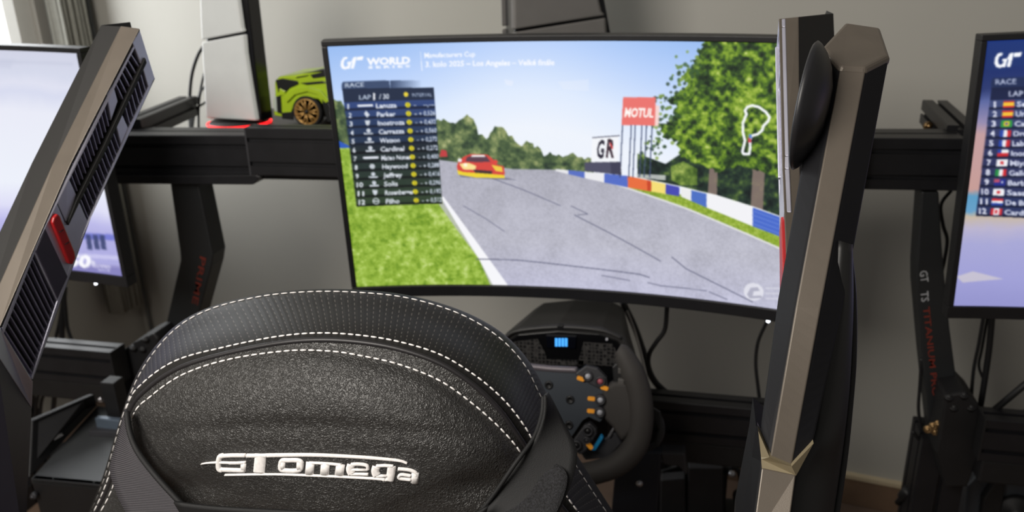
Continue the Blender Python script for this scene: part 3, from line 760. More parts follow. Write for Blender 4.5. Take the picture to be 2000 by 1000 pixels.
# stitching, each dash a short raised thread
def stitches(path, name, step=15.0, frac=.72, r=.00085, skip=None):
    q = resample(path, 400); L = [0]
    for a, b in zip(q, q[1:]): L.append(L[-1] + math.hypot(b[0] - a[0], b[1] - a[1]))
    geos = []; s = 0
    def pt(s): 
        k = min(max(int(np.searchsorted(L, s)), 1), len(L) - 1); t = (s - L[k - 1]) / max(L[k] - L[k - 1], 1e-9); return lerp(q[k - 1], q[k], t)
    while s < L[-1] - step:
        ps = [on_seat(*pt(s + step * frac * t), lift=.0006) for t in (0, .33, .66, 1)]
        if all(p is not None for p in ps) and max((a - b).length for a, b in zip(ps, ps[1:])) < .012:
            geos.append(tube_geo(ps, lambda t: r * (.55 + .45 * math.sin(math.pi * min(max(t, .08), .92))), 6, 1, False))
        s += step
    v, f = merge(geos); return stuff(mesh(name, v, f, m_thread, seat, True))
stitches(A['top'], 'top_stitching', 17, .7, .0006)
stitches([lerp(a, b, .04) for a, b in zip(A['band'], A['pipe'])], 'band_stitching', 15, .72)
stitches(A['inner'], 'panel_stitching', 16, .72)
# embroidered logo: padded satin strokes laid on the panel (coordinates in a 2000x609 enlargement of the logo)
def L2(p): return (380 + p[0] / 4.348, 860 + p[1] / 4.348)
def satin(strokes, name, parent):
    geos = []
    for pts, w in strokes:
        q = crom([Vector((x, y, 0)) for x, y in pts], 5); n = len(q); rows = []
        for i in range(n):
            t = (q[min(i + 1, n - 1)] - q[max(i - 1, 0)]).normalized(); nn = Vector((-t.y, t.x, 0))
            ww = w(i / (n - 1)) if callable(w) else w
            rr = []
            for k, lf in ((-.5, .0002), (-.42, .0011), (-.2, .0017), (.2, .0017), (.42, .0011), (.5, .0002)):
                p = q[i] + nn * ww * k; h = on_seat(*L2((p.x, p.y)), lift=lf)
                rr.append(h)
            rows.append(rr)
        if any(p is None for r in rows for p in r): continue
        v, f = loft(rows, close=False); geos.append((v, f))
        # close the ends
        f.append(tuple(range(6))); f.append(tuple(len(v) - 6 + k for k in range(6)))
    v, f = merge(geos); return mesh(name, v, f, m_thread, parent, True)
lg = satin([([(62, 197), (110, 189), (190, 184)], lambda t: 8 + 8 * t), ([(185, 184), (330, 188), (440, 183)], 20)], 'logo_dash', seat)
satin([([(438, 126), (320, 126), (240, 130)], 34), ([(250, 128), (215, 140), (205, 190), (210, 240), (240, 252)], 44), ([(225, 247), (320, 250), (428, 254)], 36), ([(418, 185), (415, 262)], 46), ([(300, 190), (420, 190)], 24)], 'logo_letter', seat)
satin([([(446, 128), (520, 128), (620, 128)], 34), ([(562, 112), (556, 190), (548, 270)], 98)], 'logo_letter', seat)
satin([([(610, 126), (1000, 122), (1400, 140), (1650, 160), (1750, 172), (1808, 192)], lambda t: 34 - 16 * t)], 'logo_swoosh', seat)
satin([([(262, 290), (700, 286), (1100, 300), (1500, 320), (1620, 330)], lambda t: 15 + 8 * t)], 'logo_swoosh', seat)
satin([([(732, 200), (745, 170), (800, 168), (870, 168), (905, 180), (910, 212), (900, 246), (860, 256), (790, 256), (738, 246), (730, 215), (732, 198)], 38), ([(745, 180), (738, 245)], 60), ([(898, 178), (895, 246)], 60)], 'logo_letter', seat)
satin([([(985, 182), (975, 286)], 74), ([(1112, 190), (1104, 290)], 76), ([(1242, 200), (1228, 292)], 76), ([(975, 188), (1120, 194), (1250, 206)], 22)], 'logo_letter', seat)
satin([([(1470, 250), (1330, 246)], 20), ([(1330, 205), (1320, 245), (1335, 282)], 66), ([(1330, 203), (1400, 200), (1465, 212), (1472, 248)], 28), ([(1330, 284), (1400, 284), (1478, 286)], 24)], 'logo_letter', seat)
satin([([(1545, 222), (1535, 262), (1548, 296)], 70), ([(1545, 216), (1620, 212), (1690, 218)], 26), ([(1545, 298), (1640, 300)], 22), ([(1676, 214), (1668, 280), (1656, 340)], 72), ([(1600, 332), (1650, 334)], 22)], 'logo_letter', seat)
satin([([(1730, 240), (1820, 248), (1880, 272), (1882, 300)], 28), ([(1876, 270), (1868, 360)], 64), ([(1840, 300), (1760, 288), (1735, 306), (1750, 322), (1840, 332)], 26)], 'logo_letter', seat)

# ------------------------------------------------------------------ strap of the head pillow, wrapped round the seat
m_strap = bpy.data.materials.new('ribbed_elastic'); m_strap.use_nodes = True
nt = m_strap.node_tree; b = nt.nodes['Principled BSDF']; uvn = nt.nodes.new('ShaderNodeUVMap'); wv = nt.nodes.new('ShaderNodeTexWave')
wv.wave_type = 'BANDS'; wv.bands_direction = 'X'; wv.inputs['Scale'].default_value = 1.0; wv.inputs['Distortion'].default_value = .15
mp = nt.nodes.new('ShaderNodeMapping'); mp.inputs['Scale'].default_value = (3.1, 1, 1); mp.inputs['Rotation'].default_value = (0, 0, 0)
nt.links.new(uvn.outputs[0], mp.inputs[0]); nt.links.new(mp.outputs[0], wv.inputs['Vector'])
rp = nt.nodes.new('ShaderNodeValToRGB'); rp.color_ramp.elements[0].color = (.008, .008, .01, 1); rp.color_ramp.elements[1].color = (.075, .068, .078, 1)
nt.links.new(wv.outputs['Fac'], rp.inputs[0]); nt.links.new(rp.outputs[0], b.inputs['Base Color']); b.inputs['Roughness'].default_value = .6
bp = nt.nodes.new('ShaderNodeBump'); bp.inputs['Strength'].default_value = .6; bp.inputs['Distance'].default_value = .0006
nt.links.new(wv.outputs['Fac'], bp.inputs['Height']); nt.links.new(bp.outputs[0], b.inputs['Normal'])
m_velcro = M('hook_and_loop', (30, 30, 33), .7, var=.95, vscale=700, bump=1.0, bscale=1600)
m_web = M('black_webbing', (11, 11, 13), .7, var=.1, bump=.3, bscale=1500)
strap = thing('pillow_strap', 'black elastic head pillow strap wrapped round the seat back below the logo', 'strap', P(640, 1040, .50) + Vector((0, 0, -.05)))
def band(name, outer, inner, Y0, Y1, mat, lift=.0):
    n = 41; o = resample(outer, n); i_ = resample(inner, n); rows = []; uvs = []
    for k in range(n):
        r = []
        for j in range(9):
            t = j / 8; x, y = lerp(o[k], i_[k], t)
            Y = Y0(k / (n - 1), t) if callable(Y0) else Y0 + (Y1 - Y0) * k / (n - 1)
            r.append(P(x, y, Y)); uvs.append((k / (n - 1) * 6, t))
        rows.append(r)
    v, f = loft(rows, close=False)
    ob = mesh(name, v, f, mat, strap, True, recalc=False); uvgrid(ob, uvs)
    md = ob.modifiers.new('thick', 'SOLIDIFY'); md.thickness = .0025; md.offset = 1
    return ob
def seat_y(x, y, dflt=.53):
    h = on_seat(x, y); return h.y if h is not None else dflt
def left_depth(k, t): return .548 - .050 * k + .012 * (1 - t) ** 2 * (1 - k)
def right_depth(k, t): return .545 - .050 * k + .02 * (1 - t) * (1 - k)
band('elastic_band', [(244, 800), (232, 845), (218, 895), (215, 925), (232, 975), (262, 1030)], [(250, 822), (258, 858), (275, 893), (300, 927), (340, 972), (395, 1030)], left_depth, 0, m_strap)
band('velcro_tab', [(1066, 768), (1098, 825), (1122, 866), (1127, 900), (1112, 955), (1078, 1030)], [(1062, 772), (1059, 812), (1042, 858), (1006, 908), (960, 975), (915, 1030)], right_depth, 0, m_web)
band('velcro_patch', [(1028, 905), (1075, 905), (1108, 925), (1100, 975), (1072, 1030)], [(1018, 908), (1002, 930), (975, 965), (950, 1000), (928, 1030)], lambda k, t: .528 - .034 * k + .010 * (1 - t) * (1 - k), 0, m_velcro)
tube('edge_binding', [P(x, y, Y) for x, y, Y in ((248, 805, .552), (253, 842, .540), (268, 880, .530), (300, 924, .516), (345, 974, .506), (400, 1030, .500))], .0026, m_web, strap, 8)
tube('edge_binding', [P(x, y, Y) for x, y, Y in ((1061, 775, .556), (1058, 812, .545), (1042, 856, .530), (1006, 906, .514), (960, 972, .504), (912, 1030, .498))], .0018, m_web, strap, 8)
band('cross_strap', [(342, 978), (430, 988), (600, 997), (760, 1002), (900, 1006), (955, 985)], [(380, 1040), (430, 1045), (600, 1050), (760, 1055), (900, 1055), (940, 1035)], .494, .494, m_web)
# ------------------------------------------------------------------ vented side panels either side of the seat
def face_tools(st, square=False):
    """st: list of stations, each four (x, y, Y): outer dark, bronze left, near edge, far edge"""
    S = [[P(*q) for q in s] for s in st]
    for s, q in zip(S, st):
        if square:
            k = P(q[3][0], q[3][1], 1.0).x; s[3] = P(q[3][0], q[3][1], s[2].x / k + .004)
    v = [p for s in S for p in (s[2], s[3])]
    f = [(2 * i, 2 * i + 1, 2 * i + 3, 2 * i + 2) for i in range(len(S) - 1)]
    bvh = BVHTree.FromPolygons(v, f)
    ns = []
    for i in range(len(S)):
        a, b = S[max(i - 1, 0)], S[min(i + 1, len(S) - 1)]
        n = (b[2] - a[2]).cross(S[i][3] - S[i][2]).normalized()
        if n.dot(EYE - S[i][2]) < 0: n = -n
        ns.append(n)
    def on(x, y):
        d = ray(x, y).normalized(); h = bvh.ray_cast(EYE, d)
        if h[0] is not None:
            n = h[1] if h[1].dot(d) < 0 else -h[1]; return h[0], n
        k = min(range(len(S)), key=lambda i: (S[i][2] - onplane(x, y, S[i][2], ns[i])).length)
        return onplane(x, y, S[k][2], ns[k]), ns[k]
    return S, ns, on
def panel_body(parent, S, ns, dep=.006):
    rings = []
    for s, n in zip(S, ns):
        D, B, Nn, Ff = s; w = (Ff - Nn).normalized(); back = -n * .035 + Vector((0, .02, 0))
        rings.append([D, B, Nn, Nn + w * .002, Nn + w * .002 - n * dep, Ff - w * .002 - n * dep, Ff - w * .002, Ff, Ff + back, D + Vector((0, .05, 0))])
    v, f = loft(rings); mesh('housing', v, f, m_dark, parent, False, .0015)
    v, f = [], []
    rr = []
    for s, n in zip(S, ns):
        D, B, Nn, Ff = s; o = (EYE - B).normalized() * .0008
        rr.append([B + o, Nn + o, Nn + o * -3, B + o * -3])
    v, f = loft(rr); mesh('bronze_edge', v, f, m_bronze, parent, False, .0008)
    rr = [[s[2] + (s[3] - s[2]) * .03 - n * (dep - .0004), s[3] - (s[3] - s[2]) * .03 - n * (dep - .0004)] for s, n in zip(S, ns)]
    v, f = loft(rr, close=False); mesh('vent_backing', v, f, m_void, parent)
def plate(parent, on, px, mat, name, h0=-.006, h1=0.0, bevel=.0008):
    pn = [on(*p) for p in px]
    v, f = loft([[p + n * h0 for p, n in pn], [p + n * h1 for p, n in pn]])
    return mesh(name, v, f, mat, parent, False, bevel)
def slats(parent, on, a0, a1, b0, b1, n, mat):
    """thin fins from edge a0-a1 to edge b0-b1"""
    for k in range(n):
        t = (k + .5) / n
        p, pn = on(*lerp(a0, a1, t)); q, qn = on(*lerp(b0, b1, t))
        t2 = t + .16 / n
        p2, _ = on(*lerp(a0, a1, t2)); q2, _ = on(*lerp(b0, b1, t2))
        r0 = [p - pn * .006, p2 - pn * .006, p2 - pn * .0008, p - pn * .0008]; r1 = [q - qn * .006, q2 - qn * .006, q2 - qn * .0008, q - qn * .0008]
        v, f = loft([r0, r1]); mesh('slat', v, f, mat, parent)

m_slat = M('slat_slate', (176, 172, 196), 0.4, .7, var=.05)
LS = [[(197, 49, .803), (236, 51, .803), (273, 56, .80), (303, 154, .85)], [(62, 318, .705), (103, 320, .703), (137, 322, .70), (178, 425, .745)], [(-75, 612, .606), (-32, 625, .603), (0, 638, .60), (64, 745, .64)]]
S, ns, on = face_tools(LS, True)
lp = thing('side_panel', 'tall leaning panel with louvred vents and a red switch, left of the seat', 'side panel', P(20, 1035, .53), 'vented side panels flanking the seat')
panel_body(lp, S, ns)
plate(lp, on, [(273, 57), (303, 154), (290, 172), (277, 128), (262, 92), (258, 84)], m_slate, 'top_plate')
plate(lp, on, [(262, 88), (264, 94), (210, 192), (135, 339), (69, 493), (8, 652), (4, 641), (64, 492), (141, 325), (204, 198)], m_slate, 'edge_strip')
plate(lp, on, [(303, 154), (178, 425), (64, 745), (62, 738), (110, 594), (150, 484), (171, 432), (237, 284), (251, 250), (289, 170)], m_slate, 'edge_strip')
slats(lp, on, (258, 96), (222, 162), (277, 124), (239, 199), 6, m_slat)
slats(lp, on, (279, 136), (242, 207), (289, 170), (252, 247), 6, m_slat)
slats(lp, on, (206, 194), (133, 333), (217, 240), (150, 378), 12, m_slat)
slats(lp, on, (226, 253), (155, 391), (237, 284), (171, 430), 12, m_slat)
slats(lp, on, (66, 494), (6, 648), (111, 592), (66, 740), 11, m_slat)
plate(lp, on, [(208, 183), (222, 165), (231, 198), (218, 236)], m_slate, 'infill_plate', -.006, -.0005)
plate(lp, on, [(227, 244), (238, 220), (251, 250), (237, 284)], m_slate, 'infill_plate', -.006, -.0005)
plate(lp, on, [(108, 386), (131, 340), (150, 380), (134, 430), (130, 434)], m_slate, 'infill_plate', -.006, -.0005)
plate(lp, on, [(136, 430), (154, 392), (171, 432), (149, 488), (113, 590), (112, 588), (66, 492), (88, 438), (108, 390), (128, 436)], m_slate, 'switch_plate', -.006, -.0002)
plate(lp, on, [(69, 490), (88, 446), (132, 540), (112, 584)], M('slate_dark', (62, 58, 72), .45, var=.05), 'recessed_plate', -.004, .0006)
plate(lp, on, [(281, 112), (284, 122), (205, 292), (152, 396), (131, 440), (129, 436), (146, 392), (199, 286)], m_dark, 'centre_rib', -.006, .0025)
sw = plate(lp, on, [(97, 434), (100, 424), (107, 416), (112, 420), (141, 490), (143, 502), (137, 516), (130, 514)], m_red, 'red_switch', -.002, .004, .0015)
for a, b in (((110, 452), (118, 447)), ((121, 476), (129, 471))):
    p, n = on(*a); q, _ = on(*b)
    c = tube('switch_groove', [p + n * .0042, q + n * .0042], .0005, m_void, sw, 6, 2)
# lower leg of the left panel
r2 = [S[2][0], S[2][1], S[2][2], S[2][3], S[2][3] + Vector((-.04, .04, 0)), S[2][0] + Vector((0, .05, 0))]
def leg_ring(px, dy): 
    q = [P(*p) for p in px]; return q + [q[-1] + Vector((-.04, .04 , 0)), q[0] + Vector((0, .05, 0))]
r3 = leg_ring([(-90, 655, .625), (-45, 668, .592), (-8, 690, .585), (62, 798, .63)], 0)
r4 = leg_ring([(-160, 1060, .52), (-120, 1065, .50), (-80, 1070, .49), (49, 1070, .54)], 0)
v, f = loft([r2, r3]); mesh('leg_collar', v, f, m_slate, lp, False, .001)
v, f = loft([r3, r4]); mesh('lower_leg', v, f, M('leg_slate', (50, 47, 58), .45, var=.05), lp, False, .001)
c4 = sum(r4, Vector()) / 6
v, f = loft([r4, [Vector((p.x - .01, p.y - .05, .0)) for p in r4]]); mesh('foot', v, f, m_dark, lp)
lp.location = lp.location

# right side: inner vented panel and outer arm
RS = [[(1628, 26, .88), (1560, 33, .835), (1521, 37, .83), (1515, 112, .885)], [(1640, 330, .78), (1562, 328, .735), (1528, 330, .73), (1522, 415, .78)], [(1640, 640, .68), (1575, 632, .635), (1541, 630, .63), (1524, 720, .68)]]
S, ns, on = face_tools(RS)
rp_ = thing('side_panel', 'vented panel with bronze edge joined to a bronze angular arm, right of the seat', 'side panel', P(1510, 1040, .5), 'vented side panels flanking the seat')
panel_body(rp_, S, ns)
def onface(s, t):
    """face point: s along the panel 0..2, t across 0..1"""
    i = min(int(s), 1); u = s - i
    a = S[i][2].lerp(S[i + 1][2], u); b = S[i][3].lerp(S[i + 1][3], u); return a.lerp(b, t), ns[i].lerp(ns[i + 1], u).normalized()
def fplate(cs, mat, name, h0=-.006, h1=0.0):
    pn = [onface(*c) for c in cs]
    v, f = loft([[p + n * h0 for p, n in pn], [p + n * h1 for p, n in pn]]); return mesh(name, v, f, mat, rp_, False, .0008)
for (s0, s1, t0, t1) in ((0, .06, 0, 1), (.30, .36, 0, 1), (.92, 1.0, 0, 1), (1.0, 1.3, 0, 1), (.06, .92, 0, .04), (.06, .92, .96, 1), (.06, .92, .47, .53)):
    if s1 <= 1.0 or s0 >= 1.0: fplate([(s0, t0), (s0, t1), (s1, t1), (s1, t0)], m_slate, 'infill_plate', -.006, 0 if t0 != .47 else .002)
for k in range(22):
    s = .075 + .84 * k / 22
    if .28 < s < .37: continue
    for t0, t1 in ((.05, .46), (.54, .95)):
        fplate([(s, t0), (s, t1), (s + .008, t1), (s + .008, t0)], m_slat, 'slat', -.006, -.0008)
fplate([(1.28, .15), (1.26, .55), (1.68, .6), (1.70, .2)], m_red, 'red_switch', -.002, .002)
AS = [[(1604, 100, .715), (1640, 138, .690), (1690, 141, .690), (1737, 117, .715)], [(1518, 590, .585), (1554, 600, .565), (1603, 602, .565), (1650, 590, .585)], [(1483, 845, .515), (1504, 892, .500), (1546, 911, .500), (1590, 868, .515)]]
rings = []
for i, s in enumerate(AS):
    q = [P(*p) for p in s]
    k1, k0 = (P(1718, 60, .765), P(1650, 50, .765)) if i == 0 else (q[3] + Vector((-.008, .05, .012)), q[0] + Vector((.012, .05, .012)))
    rings.append(q + [k1, k0])
fine = []
for i in range(2):
    for k in range(14): fine.append([a.lerp(b_, k / 14) for a, b_ in zip(rings[i], rings[i + 1])])
rings = fine + [rings[2]]
v, f = loft(rings); f = [t for t in f if len(t) == 4]; nr = len(rings)
cap0 = [rings[0][i] for i in range(6)]
mesh('arm_body', v, f + [tuple(range(6 * nr - 6, 6 * nr))], M('arm_charcoal', (22, 22, 25), .6, var=.05, bump=.06, bscale=1500, spec=.2), rp_, False, .0025, seg=3)
cc = sum(cap0, Vector()) / 6
v, f = loft([[p.lerp(cc, -.01) + Vector((0, 0, -.004)) for p in cap0], [p.lerp(cc, -.02) for p in cap0], [p.lerp(cc, .05) + Vector((0, -.001, .0035)) for p in cap0]])
mesh('arm_cap', v, f, m_bronze, rp_, False, .002)
rr = []
for r in rings:
    o = ((EYE - r[1]).normalized()) * .001
    rr.append([r[1] + o, r[2] + o, r[2] - o * 3, r[1] - o * 3])
v, f = loft(rr); mesh('arm_face', v, f, m_bronze, rp_, False, .0012, seg=3)
c = P(1584, 209, .672); ad = (P(1560, 327, .640) - P(1607, 91, .704)).normalized(); ax = ad.cross(c - EYE).normalized()
if ax.x < 0: ax = -ax
ax = (ax - (c - EYE).normalized() * .10).normalized()
o = lathe('pivot_cap', c, ax, [(.0001, .0135), (.018, .0125), (.032, .009), (.042, .004), (.048, -.001), (.050, -.004), (.048, -.006), (.0001, -.006)], M('pivot_black', (34, 34, 37), .4, var=.1), rp_, 40)
# chevron collar and lower leg
def spoly(px, Yf, th, mat, name, bevel=.001):
    q = [P(x, y, Yf) if not callable(Yf) else P(x, y, Yf(x, y)) for x, y in px]
    v, f = extrude(q, (0, th, 0)); return mesh(name, v, f, mat, rp_, False, bevel)
m_gold = M('pale_bronze', (150, 138, 112), .38, .3, var=.05)
v, f = extrude([P(1487, 897, .503), P(1504, 893, .497), P(1546, 911, .497), P(1589, 866, .512), P(1555, 929, .499), P(1488, 915, .499)], (0, .012, 0)); mesh('collar', v, f, m_gold, rp_)
v, f = extrude([P(1481, 842, .512), P(1503, 893, .497), P(1487, 898, .505)], (0, .012, 0)); mesh('collar', v, f, m_gold, rp_)
lr0 = Vector((0, .008, 0))
lr = [[P(1478, 845, .516), P(1470, 905, .515), P(1440, 1060, .495)], [P(1481, 842, .511), P(1488, 914, .498), P(1468, 1060, .468)], [P(1546, 911, .502), P(1554, 928, .498), P(1536, 1060, .468)]]
v, f = loft([[a + lr0, b_ + lr0, c_ + lr0, c_ + Vector((.0, .05, 0)), a + Vector((0, .05, 0))] for a, b_, c_ in zip(*lr)]); mesh('lower_leg', v, f, M('arm_charcoal', (23, 23, 26)), rp_)
ff = [lr[1][1], lr[1][2], lr[2][2], lr[2][1]]
v, f = loft([[p + (EYE - p).normalized() * .0005 for p in ff], [p - (EYE - p).normalized() * .0035 for p in ff]]); mesh('leg_face', v, f, m_bronze, rp_, False, .0008)
# outer shell curving down on the right
Lx = [(1640, 470, .60), (1625, 640, .575), (1600, 800, .545), (1588, 868, .528), (1555, 930, .512), (1540, 1060, .482)]
Rx = [(1651, 470, .63), (1662, 570, .62), (1663, 690, .605), (1655, 800, .59), (1643, 910, .57), (1620, 1060, .535)]
rows = []
for t in np.linspace(0, 1, 9):
    rows.append([P(*lerp(a, b_, t)) + Vector((.006, -.008, 0)) * math.sin(math.pi * t) for a, b_ in zip(crom([Vector(p) for p in Lx], 6), crom([Vector(p) for p in Rx], 6))])
v, f = loft(rows, close=False); o = mesh('outer_shell', v, f, M('shell_black', (26, 26, 26), .5, var=.06, bump=.06, bscale=1500), rp_, True)
md = o.modifiers.new('thick', 'SOLIDIFY'); md.thickness = .006; md.offset = -1
rim = [P(*p) for p in Rx]
tube('shell_trim', [p + Vector((-.0035, -.004, 0)) for p in rim[1:]], .0016, m_bronze, rp_, 8)
tube('shell_rim', [p + Vector((.001, 0, 0)) for p in rim], .003, m_blk2, rp_, 8)
b0 = [lr[0][2], lr[1][2], lr[2][2], P(1620, 1060, .535)]
cb = [Vector((p.x, p.y, p.z)) for p in b0] + [P(1620, 1060, .535) + Vector((0, .05, 0)), lr[0][2] + Vector((0, .05, 0))]
v, f = loft([cb, [Vector((p.x + .01, p.y - .04, 0)) for p in cb]]); mesh('foot', v, f, m_dark, rp_)
# ------------------------------------------------------------------ monitor stand frame
def tslot_bolt(parent, p, r=.006, ax=(0, -1, 0), mat=None):
    return lathe('bolt', p, ax, [(.0001, .008), (r * .5, .008), (r * .55, .004), (r * .6, .0045), (r * .95, .0045), (r, .003), (r, -.003), (.0001, -.003)], mat or m_brass, parent, 14)
fr = thing('monitor_stand', 'black aluminium monitor stand with bent posts carrying the middle screen', 'stand', (-.2, 1.45, 0))
FY = 1.36
a, b = P(478, 250, FY), P(478, 342, FY); zc = (a.z + b.z) / 2; hh = a.z - b.z
xr = P(1690, 318, FY).x
rail('front_rail', (a.x, FY + .02, zc), (xr, FY + .02, zc + .006), .04, hh, m_black, fr, 2)
for z in (-hh / 4, hh / 4): pass
box('rail_end_cap', (a.x - .001, FY + .02, zc), (.003, .041, hh + .001), M('end_cap_grey', (58, 58, 62), .5), fr, .0008)
BY = 1.405
a2, b2 = P(250, 268, BY), P(250, 345, BY); z2 = (a2.z + b2.z) / 2; h2 = a2.z - b2.z
x2 = P(1876, 320, BY).x
zr = (P(1780, 262, BY).z + P(1780, 377, BY).z) / 2
rail('back_rail', (a2.x - .12, BY + .04, z2), (x2, BY + .04, zr), .08, h2 * 1.06, m_black, fr, 2)
box('rail_end_cap', (x2 + .0015, BY + .04, zr), (.003, .08, h2 * 1.06), m_blk2, fr, .0008)
# bracket strip below the left rail with a chamfered end
pxslab('rail_bracket', [(195, 344), (500, 342), (510, 346), (494, 361), (195, 359)], BY - .012, .06, m_black, fr, .0015)
# bent posts
m_post = M('post_black', (30, 32, 34), .5, var=.08)
lpost = pxslab('bent_post', [(332, 358), (387, 358), (416, 497), (413, 520), (372, 672), (352, 760), (285, 760), (322, 640), (352, 508), (351, 492)], BY + .01, .05, m_post, fr, .003)
pxslab('post_facing', [(345, 500), (388, 380), (414, 500), (410, 520), (372, 662), (330, 662), (352, 560)], BY + .008, .003, m_blk2, fr, .001) if False else None
rpost = pxslab('bent_post', [(1800, 374), (1834, 374), (1838, 450), (1843, 520), (1855, 640), (1880, 830), (1818, 850), (1802, 700), (1790, 560), (1790, 520)], BY + .01, .05, m_post, fr, .003)
m_redprint = M('red_print', (120, 42, 30), .6, var=.1); m_whprint = M('pale_print', (170, 172, 176), .6, var=.05)
def letters(s, p0, p1, cap, Y, mat, parent, bold=.01):
    """flat lettering laid along a photo line p0-p1 at depth Y"""
    V, T, w = text_tris(s, bold)
    a, b = P(*p0, Y), P(*p1, Y); d = (b - a); n = Vector((-d.z, 0, d.x)).normalized()
    v = [a + d * (x / w) + n * cap * (y / .7) for x, y in V]
    return mesh('lettering', v, [tuple(t) for t in T], mat, parent, False, recalc=False)
letters('PRIME', (391, 500), (375, 592), .0135, BY + .0092, m_redprint, lpost)
letters('GT', (1796, 530), (1799, 552), .012, BY + .0092, m_whprint, rpost); letters('TS', (1798, 570), (1800, 590), .012, BY + .0092, m_whprint, rpost)
letters('TITANIUM PRO', (1803, 600), (1822, 775), .010, BY + .0092, m_redprint, rpost)
# receding arms of the rear shelf
for q0, q1 in (((258, 262, BY + .06), (372, 220, 1.76)), ((1878, 255, BY + .06), (1826, 200, 1.72))):
    p, q = P(*q0), P(*q1); zz = .985 if q0[0] < 1000 else P(1830, 222, 1.7).z
    p.z = zz; q.z = zz; rail('shelf_arm', p, q, .045, .045, m_black, fr, 1)
    d = (q - p).normalized()
    mid = P(355, 256, 1.62) if q0[0] < 1000 else P(1812, 246, 1.6)
    tslot_bolt(fr, mid, .008, (.3, -1, .1))
v, f = extrude([P(322, 262, 1.47), P(342, 252, 1.55), P(318, 250, 1.56), P(290, 262, 1.47)], (0, 0, -.03)); mesh('corner_gusset', v, f, m_grey, fr, False, .001)
tslot_bolt(fr, P(337, 265, 1.46), .006)
# posts come down to floor feet
for x in (P(318, 740, BY).x, P(1850, 840, BY).x):
    z0 = .47
    rail('upright', (x, BY + .03, .0), (x, BY + .03, z0), .08, .08, m_black, fr, 2, (0, 1, 0))
    box('floor_foot', (x, BY + .10, .03), (.07, .24, .06), m_black, fr)
# knobs, clamp block and bolts at the foot of the right post
cb_ = pxslab('clamp_block', [(1846, 772), (1888, 765), (1912, 790), (1916, 880), (1890, 952), (1846, 952), (1828, 884), (1838, 830)], BY - .05, .09, m_blk2, fr, .004)
for x, y in ((1853, 776), (1882, 772), (1862, 796), (1896, 796)): tslot_bolt(fr, P(x, y, BY - .045), .008, (0, -.6, 1), m_blk2)
for x, y in ((1812, 838), (1822, 832), (1832, 828), (1826, 842)): tslot_bolt(fr, P(x, y, BY - .03), .007, (-.3, -1, .3))
pxslab('clamp_block', [(232, 690), (262, 668), (300, 650), (310, 662), (300, 700), (250, 760), (240, 740)], BY - .05, .09, m_blk2, fr, .004)
for x, y in ((286, 663), (262, 680), (280, 682)): tslot_bolt(fr, P(x, y, BY - .05), .008, (0, -.3, 1), m_blk2)
# shelf board behind the rail
sh = thing('rear_shelf', 'flat dark shelf board behind the rail holding console and toy car', 'shelf', (-.65, 1.62, .965))
box('board', (-.52, 1.645, .967), (1.0, .30, .016), M('shelf_laminate', (38, 37, 39), .45, var=.06), sh, .002)
box('board_edge', (-.52, 1.492, .967), (1.0, .006, .018), M('shelf_edging', (48, 47, 48), .5), sh, .001)
for x in (-.9, -.2): box('shelf_bracket', (x, 1.615, .948), (.04, .25, .02), m_black, sh)
# hanging cross arms that carry the neighbouring monitors
for xm, zz, lb in ((-1.66, .9866, 'black post and arm standing behind the leftmost monitor'), (1.06, .995, 'black post and arm standing behind the rightmost monitor')):
    st = thing('monitor_post', lb, 'stand', (xm, 1.50, 0), 'posts behind the outer monitors')
    rail('upright', (xm, 1.50, 0), (xm, 1.50, zz + .12), .08, .08, m_black, st, 2, (0, 1, 0))
    x1 = -1.3 if xm < 0 else .72
    rail('arm', (x1 - .05 if xm < 0 else xm + .06, 1.435, zz), (xm - .08 if xm < 0 else x1 - .04, 1.435, zz), .04, .08, m_black, st, 2)
    box('floor_foot', (xm, 1.5, .03), (.08, .3, .06), m_black, st)
# ------------------------------------------------------------------ low cross beams
def beam(name, x0, x1, zt, Yb, label, ends=True):
    t = thing(name, label, 'beam', ((x0 + x1) / 2, Yb, zt - .09), 'low cross beams')
    rail('profile', (x0, Yb, zt - .04), (x1, Yb, zt - .04), .045, .08, m_black, t, 2)
    for x in (x0, x1): box('end_cap', (x, Yb, zt - .04), (.004, .046, .081), m_blk2, t, .001)
    box('under_plate', ((x0 + x1) / 2, Yb + .01, zt - .105), (abs(x1 - x0) * .98, .05, .045), m_blk2, t, .004)
    return t
z0 = P(1380, 790, 1.3).z
bc = beam('cross_beam', -.60, P(1600, 810, 1.32).x, z0, 1.32, 'low black beam with slots behind the steering wheel')
xl = P(236, 720, 1.32).x
bl_ = beam('cross_beam', xl - .9, xl, z0, 1.32, 'low black beam under the leftmost monitor, ending beside the seat')
br_ = beam('cross_beam', P(1912, 840, 1.34).x, P(1912, 840, 1.34).x + .8, P(1950, 820, 1.32).z, 1.34, 'low black beam at right edge beside the clamp block')
for t, xs in ((bc, (-.58, P(1590, 810, 1.32).x - .03)), (bl_, (xl - .85, xl - .04)), (br_, (P(1912, 840, 1.34).x + .5, P(1912, 840, 1.34).x + .75))):
    for x in xs: box('leg', (x, 1.335, .19), (.045, .045, .39), m_black, t)
